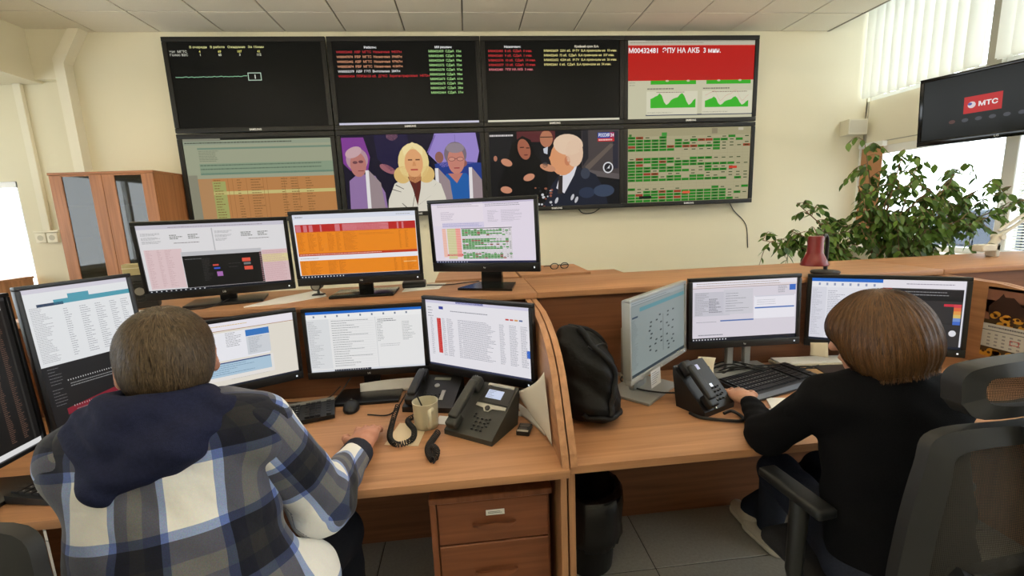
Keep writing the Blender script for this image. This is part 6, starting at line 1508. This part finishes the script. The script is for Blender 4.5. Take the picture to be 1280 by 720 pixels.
def office_chair(label, loc, yaw, headrest=True, arms=True, top=1.06, hw=.245, seat=(30, 30, 32)):
    t = thing('office_chair', label, 'chair', loc, math.radians(yaw), 'mesh office chairs')
    # local: faces +y, backrest at y=-.27
    zs = .46
    MB().rbox(-.21, .21, -.22, .22, zs - .06, zs, .035, 3).build('seat', mat('seat_fabric_%d' % seat[0], seat, .9, noise=.2, nscale=200), t, smooth=60)
    by = -.30
    def crv(x, z): return by + .06 * (x / .25) ** 2 * 1.0 + .05 * ((z - .75) / .3) ** 2 - .02
    outline = [(-.17, .52), (.17, .52), (hw * .97, .62), (hw, .78), (hw * .86, .95), (hw * .70, top - .015), (0, top), (-hw * .70, top - .015), (-hw * .86, .95), (-hw, .78), (-hw * .97, .62)]
    P = spline([(x, crv(x, z), z) for x, z in outline] + [(outline[0][0], crv(*outline[0]), outline[0][1])], 6)
    fr = MB(); 
    # flat frame: an outer and an inner loop with depth
    cx_, cz_ = 0, .80
    inner = [Vector((p.x * .80, crv(p.x * .80, cz_ + (p.z - cz_) * .84), cz_ + (p.z - cz_) * .84)) for p in P]
    n = len(P); vs = []
    for p, q in zip(P, inner):
        vs += [(p.x, p.y - .012, p.z), (p.x, p.y + .012, p.z), (q.x, q.y + .010, q.z), (q.x, q.y - .010, q.z)]
    fr.add(vs, [(i * 4 + k, (i + 1) * 4 + k, (i + 1) * 4 + (k + 1) % 4, i * 4 + (k + 1) % 4) for i in range(n - 1) for k in range(4)])
    fr.build('back_frame', m_chg, t, smooth=50)
    # mesh panel filling the frame
    me = MB(); N = 14; ring = inner; vs = []; C0 = Vector((0, 0, cz_))
    for j in range(7):
        f = j / 6
        for q in ring[:-1]: x = q.x * (1.02 * f); z = cz_ + (q.z - cz_) * 1.02 * f; vs.append((x, crv(x, z), z))
    R_ = len(ring) - 1
    me.add(vs, [(j * R_ + i, j * R_ + (i + 1) % R_, (j + 1) * R_ + (i + 1) % R_, (j + 1) * R_ + i) for j in range(6) for i in range(R_)])
    me.build('back_mesh', meshmat(), t, smooth=60)
    # spine and lumbar pad
    sp_ = spline([(0, by - .04, .44), (0, by - .055, .62), (0, by - .045, .80), (0, crv(0, 1.0) - .03, .98), (0, crv(0, top) - .02, top + .0)], 6)
    sm = MB(); sm.tube(sp_, [.034 - .012 * i / len(sp_) for i in range(len(sp_))], 10); sm.build('spine', m_ch, t, smooth=60)
    MB().tube(spline([(-.17, crv(.17, .70) - .01, .72), (-.08, by - .035, .66), (0, by - .045, .65), (.08, by - .035, .66), (.17, crv(.17, .70) - .01, .72)], 5), .020, 8).build('lumbar_bar', m_ch, t, smooth=60)
    lb = MB().rbox(-.13, .13, by - .015, by + .02, .62, .72, .012, 2); lb.build('lumbar_pad', m_ch, t, smooth=50)
    for i in range(3): MB().tube([(-.12, by - .018, .645 + i * .022), (-.02, by - .022, .645 + i * .022)], .004, 6).build('lumbar_rib', m_chg, t, smooth=60)
    if headrest:
        hz = top + .080; hy = crv(0, top) - .005
        o_ = [(-.145, hz - .03), (-.105, hz - .062), (.105, hz - .062), (.145, hz - .03), (.145, hz + .03), (.105, hz + .058), (-.105, hz + .058), (-.145, hz + .03)]
        P2 = spline([(x, hy + .05 * (x / .16) ** 2, z) for x, z in o_] + [(o_[0][0], hy + .05 * (o_[0][0] / .16) ** 2, o_[0][1])], 5); I2 = [Vector((p.x * .70, hy + .05 * (p.x * .7 / .16) ** 2, hz + (p.z - hz) * .52)) for p in P2]
        n = len(P2); vs = []
        for p, q in zip(P2, I2): vs += [(p.x, p.y - .018, p.z), (p.x, p.y + .022, p.z), (q.x, q.y + .018, q.z), (q.x, q.y - .012, q.z)]
        MB().add(vs, [(i * 4 + k, (i + 1) * 4 + k, (i + 1) * 4 + (k + 1) % 4, i * 4 + (k + 1) % 4) for i in range(n - 1) for k in range(4)]).build('headrest_frame', m_chg, t, smooth=50)
        vs = [(0, hy + .006, hz)] + [(q.x * 1.02, q.y + .006, q.z) for q in I2[:-1]]
        MB().add(vs, [(0, i + 1, (i + 1) % (n - 1) + 1) for i in range(n - 1)]).build('headrest_mesh', meshmat(), t)
        MB().tube([(0, hy - .03, top - .03), (0, hy - .05, top + .05), (0, hy - .03, hz - .02)], .016, 8).ell((0, hy - .035, hz - .005), (.030, .022, .024), 14, 10).build('headrest_bracket', m_ch, t, smooth=60)
    if arms:
        for sx in (-1, 1):
            a = MB().rbox(sx * .235 - .032, sx * .235 + .032, -.06, .17, .680, .712, .014, 3).build('armrest', m_ch, t, smooth=60)
            MB().tube([(sx * .18, -.02, zs - .05), (sx * .272, -.02, zs - .045), (sx * .285, -.01, zs + .04), (sx * .240, .03, .682)], [.018, .02, .022, .026], 10).build('arm_post', m_ch, a, smooth=60)
    MB().cyl((0, 0, .10), (0, 0, zs - .06), .028, n=16).box(-.08, .08, -.12, .08, zs - .085, zs - .055).build('gas_column', m_ch, t, smooth=40)
    MB().tube([(0, -.08, zs - .075), (0, -.26, zs - .08), (0, by - .04, .46)], .028, 8).build('back_bracket', m_ch, t, smooth=60)
    for i in range(5):
        a = 2 * PI * i / 5 + .3; c, s_ = math.cos(a), math.sin(a)
        l = MB().tube([(0, 0, .10), (c * .14, s_ * .14, .092), (c * .28, s_ * .28, .07)], [.03, .024, .018], 8).build('base_leg', m_ch, t, smooth=60)
        MB().cyl((c * .28 - s_ * .022, s_ * .28 + c * .022, .03), (c * .28 + s_ * .022, s_ * .28 - c * .022, .03), .03, n=14).build('caster', m_ch, l, smooth=40)
    return t
office_chair('grey mesh office chair with headrest behind the woman', (1.150, 1.055, 0), 5, top=1.040, hw=.265, seat=(36, 36, 39))
office_chair('dark office chair at the lower left edge behind the man', (-.90, 1.00, 0), -8, False, False, top=1.06)
# ================================================================== SOFT THINGS AND PLANT
def backpack():
    m = mat('black_nylon', (9, 9, 10), .6, spec=.25, noise=.35, nscale=22, bump=.6, bscale=45); ms = mat('bag_strap', (17, 17, 19), .6, spec=.3, bump=.3, bscale=300)
    t = thing('backpack', 'black backpack leaning on the divider on the right desk', 'backpack', (.405, 1.575, DT))
    b = SDF(); b.cone((.02, .0, .10), (-.005, .02, .22), .12, .105, .06, flat=((1, 0, 0), 1.15)).cone((-.005, .02, .22), (-.045, .0, .305), .105, .052, .06, flat=((1, 0, 0), 1.1))
    b.ell((.03, -.04, .07), (.095, .115, .075), .05).ell((.055, -.03, .18), (.055, .09, .085), .04).cone((.065, -.02, .12), (.070, .05, .06), .035, .03, .03)
    b.plane((0, 0, .002), (0, 0, -1), .02).plane((-.100, 0, 0), (-1, 0, 0), .02)
    b.disp(folds((30, 44, 18), .006, .7)).disp(folds((70, 30, 52), .003, .1)).disp(folds((24, 10, 60), .005, 1.9))
    sdf_obj('bag_body', b, (-.13, -.18, -.02), (.17, .17, .42), .007, m, t, None, 2)
    def on(pts, off=.004):
        out = []
        for q in spline(pts, 6):
            q = np.array(q)
            for _ in range(3):
                d = b(q[None])[0]; g = np.array([b((q + np.eye(3)[k] * .003)[None])[0] - d for k in range(3)]); g /= max(np.linalg.norm(g), 1e-6); q = q - g * (d - off)
            out.append(tuple(q))
        return out
    MB().tube(on([(-.03, -.07, .37), (.02, -.09, .32), (.06, -.09, .26), (.085, -.085, .20), (.08, -.12, .13), (.06, -.15, .06)]), .011, 8).build('shoulder_strap', ms, t, smooth=60)
    MB().tube(on([(-.05, .04, .37), (.0, .03, .35), (.05, .03, .29), (.075, .03, .21)]), .009, 8).build('side_strap', ms, t, smooth=60)
    MB().tube(on([(.0, -.12, .30), (.05, -.06, .30), (.07, .01, .25), (.085, .02, .19)], .002), .0035, 6).build('zip', mat('zip_dark', (70, 70, 74), .35, .5), t, smooth=60)
    MB().tube(on([(-.06, -.16, .06), (.02, -.17, .05), (.09, -.12, .05), (.12, -.06, .04)]), .010, 8).build('front_pocket_edge', ms, t, smooth=60)
backpack()

# ficus behind the counter, in front of the window
def ficus():
    t = thing('potted_ficus', 'leafy green ficus behind the counter in front of the window', 'plant', (2.95, 2.98, 0))
    B = np.array((2.95, 2.98, 0.0)); R = random.Random(21); NR = np.random.default_rng(4)
    MB().lathe([(.001, 0), (.13, 0), (.14, .02), (.19, .36), (.205, .37), (.205, .40), (.185, .40), (.18, .35), (.001, .34)], 28).build('pot', mat('terracotta', (150, 92, 66), .7), t, smooth=40)
    MB().lathe([(.182, .352), (.10, .36), (.001, .362)], 20).build('soil', mat('soil', (52, 40, 30), .95, noise=.4, nscale=60), t)
    bark = mat('ficus_bark', (128, 100, 74), .8, noise=.2, nscale=60)
    # ends of the main boughs (world coordinates)
    ends = [(2.08, 2.95, 1.27), (2.22, 2.85, 1.33), (2.40, 3.05, 1.52), (2.45, 2.9, 1.30), (2.62, 2.95, 1.62), (2.78, 3.10, 1.95), (2.90, 2.9, 1.86), (2.98, 3.05, 1.70), (3.10, 2.85, 1.60), (3.25, 3.1, 1.82), (3.35, 2.95, 1.62), (3.50, 3.0, 1.76), (3.60, 3.15, 1.58), (3.78, 3.0, 1.64), (3.92, 3.0, 1.58), (3.05, 2.8, 1.40), (3.35, 2.85, 1.36), (2.60, 3.1, 1.36), (3.55, 2.85, 1.36), (2.30, 3.0, 1.24), (4.0, 2.9, 1.50)]
    tr = MB(); twigs = []
    stems = [np.array((.0, .0, .36)), np.array((.04, .03, .36)), np.array((-.04, -.02, .36))]
    forks = [np.array((-.10, -.02, .95)), np.array((.05, .0, 1.10)), np.array((.16, .02, 1.0))]
    for a, f in zip(stems, forks): tr.tube(spline([a, a * .5 + f * .5 + np.array((.02, .01, 0)), f], 5), [.020 - .007 * i / 10 for i in range(11)], 7)
    for e in ends:
        e = np.array(e) + np.array((.16 if e[0] > 2.5 else 0, 0, 0)) - B; f = forks[0] if e[0] < -.25 else forks[2] if e[0] > .35 else forks[1]
        m1 = f * .45 + e * .55 + np.array((0, 0, .06)); pts = spline([f, f * .75 + e * .25 + np.array((0, 0, .03)), m1, e], 6)
        tr.tube(pts, [.010 - .0075 * i / (len(pts) - 1) for i in range(len(pts))], 5)
        for i in range(5, len(pts), 1):
            for k in range(2 if i % 2 else 1):
                p0 = np.array(pts[i]); d = NR.normal(0, 1, 3) * (1, .8, .55); d /= np.linalg.norm(d); L = R.uniform(.08, .19); dr = np.array((0, 0, -1.0))
                q = [p0, p0 + d * L * .5 + (0, 0, .012), p0 + d * L + dr * L * .35]; sp_ = spline(q, 3); tr.tube(sp_, [.0028, .0026, .0024, .0022, .002, .0016, .0012][:len(sp_)], 4); twigs.append([np.array(x) for x in sp_])
    tr.build('branches', bark, t, smooth=60)
    # leaves: pointed ovals folded along the midrib
    m_leaf, N, L_, b_ = newmat('ficus_leaf'); N.remove(b_); out = N['Material Output']
    oi = N.new('ShaderNodeObjectInfo'); gm = N.new('ShaderNodeNewGeometry'); rp = N.new('ShaderNodeValToRGB'); rp.color_ramp.elements[0].color = lin((52, 84, 34)); rp.color_ramp.elements[1].color = lin((118, 150, 64))
    ad = N.new('ShaderNodeMath'); ad.operation = 'ADD'; L_.new(oi.outputs['Random'], ad.inputs[0]); L_.new(gm.outputs['Random Per Island'], ad.inputs[1]); fc = N.new('ShaderNodeMath'); fc.operation = 'FRACT'; L_.new(ad.outputs[0], fc.inputs[0]); L_.new(fc.outputs[0], rp.inputs['Fac'])
    d_ = N.new('ShaderNodeBsdfPrincipled'); d_.inputs['Roughness'].default_value = .35; L_.new(rp.outputs['Color'], d_.inputs['Base Color']); tl = N.new('ShaderNodeBsdfTranslucent'); L_.new(rp.outputs['Color'], tl.inputs[0]); mx = N.new('ShaderNodeMixShader'); mx.inputs[0].default_value = .30
    L_.new(d_.outputs[0], mx.inputs[1]); L_.new(tl.outputs[0], mx.inputs[2]); L_.new(mx.outputs[0], out.inputs['Surface'])
    prof = [(0, .0), (.15, .16), (.35, .25), (.55, .24), (.75, .16), (.90, .06), (1.0, .0)]
    LV = []; 
    for u, w in prof: LV += [(-w, u, .10 * abs(w) - .12 * u * u), (0, u, -.12 * u * u - .02), (w, u, .10 * abs(w) - .12 * u * u)]
    LF = [(i * 3 + k, i * 3 + k + 1, (i + 1) * 3 + k + 1, (i + 1) * 3 + k) for i in range(6) for k in range(2)]
    spots = []
    for tw in twigs:
        n = R.randint(5, 7)
        for i in range(n):
            f = (i + .6) / n * (len(tw) - 1.01); k = int(f); p = tw[k] + (tw[k+1] - tw[k]) * (f - k); dv = tw[min(k+1, len(tw)-1)] - tw[k]; dv = dv / (np.linalg.norm(dv) + 1e-9)
            sdv = np.cross(dv, (0, 0, 1)); sdv /= (np.linalg.norm(sdv) + 1e-6); sgn = 1 if i % 2 else -1
            fw = nrm(dv * .5 + sdv * sgn * .8 + np.array((0, 0, -.75)) + NR.normal(0, .25, 3)); spots.append((p, fw, R.uniform(.048, .080)))
    R.shuffle(spots)
    # the leaves nearest the camera first: those are single leaves, the rest one joined part
    spots.sort(key=lambda q: (q[0][1]))
    def mtx(p, fw, s_):
        up = nrm(np.array((0, 0, 1.)) + NR.normal(0, .35, 3)); r_ = nrm(np.cross(fw, up)); u_ = np.cross(r_, fw)
        return Matrix(((r_[0] * s_, fw[0] * s_, u_[0] * s_, p[0]), (r_[1] * s_, fw[1] * s_, u_[1] * s_, p[1]), (r_[2] * s_, fw[2] * s_, u_[2] * s_, p[2]), (0, 0, 0, 1)))
    me = bpy.data.meshes.new('leaf'); me.from_pydata(LV, [], LF); me.materials.append(m_leaf); me.shade_smooth()
    for p, fw, s_ in spots[:300]:
        o = link('leaf', me, t); o.matrix_local = mtx(p, fw, s_)
    rest = MB()
    for p, fw, s_ in spots[300:]: rest.add(LV, LF, 0, mtx(p, fw, s_))
    o = rest.build('foliage', m_leaf, t, smooth=60); o['kind'] = 'stuff'
    return len(spots)
NLEAF = ficus()
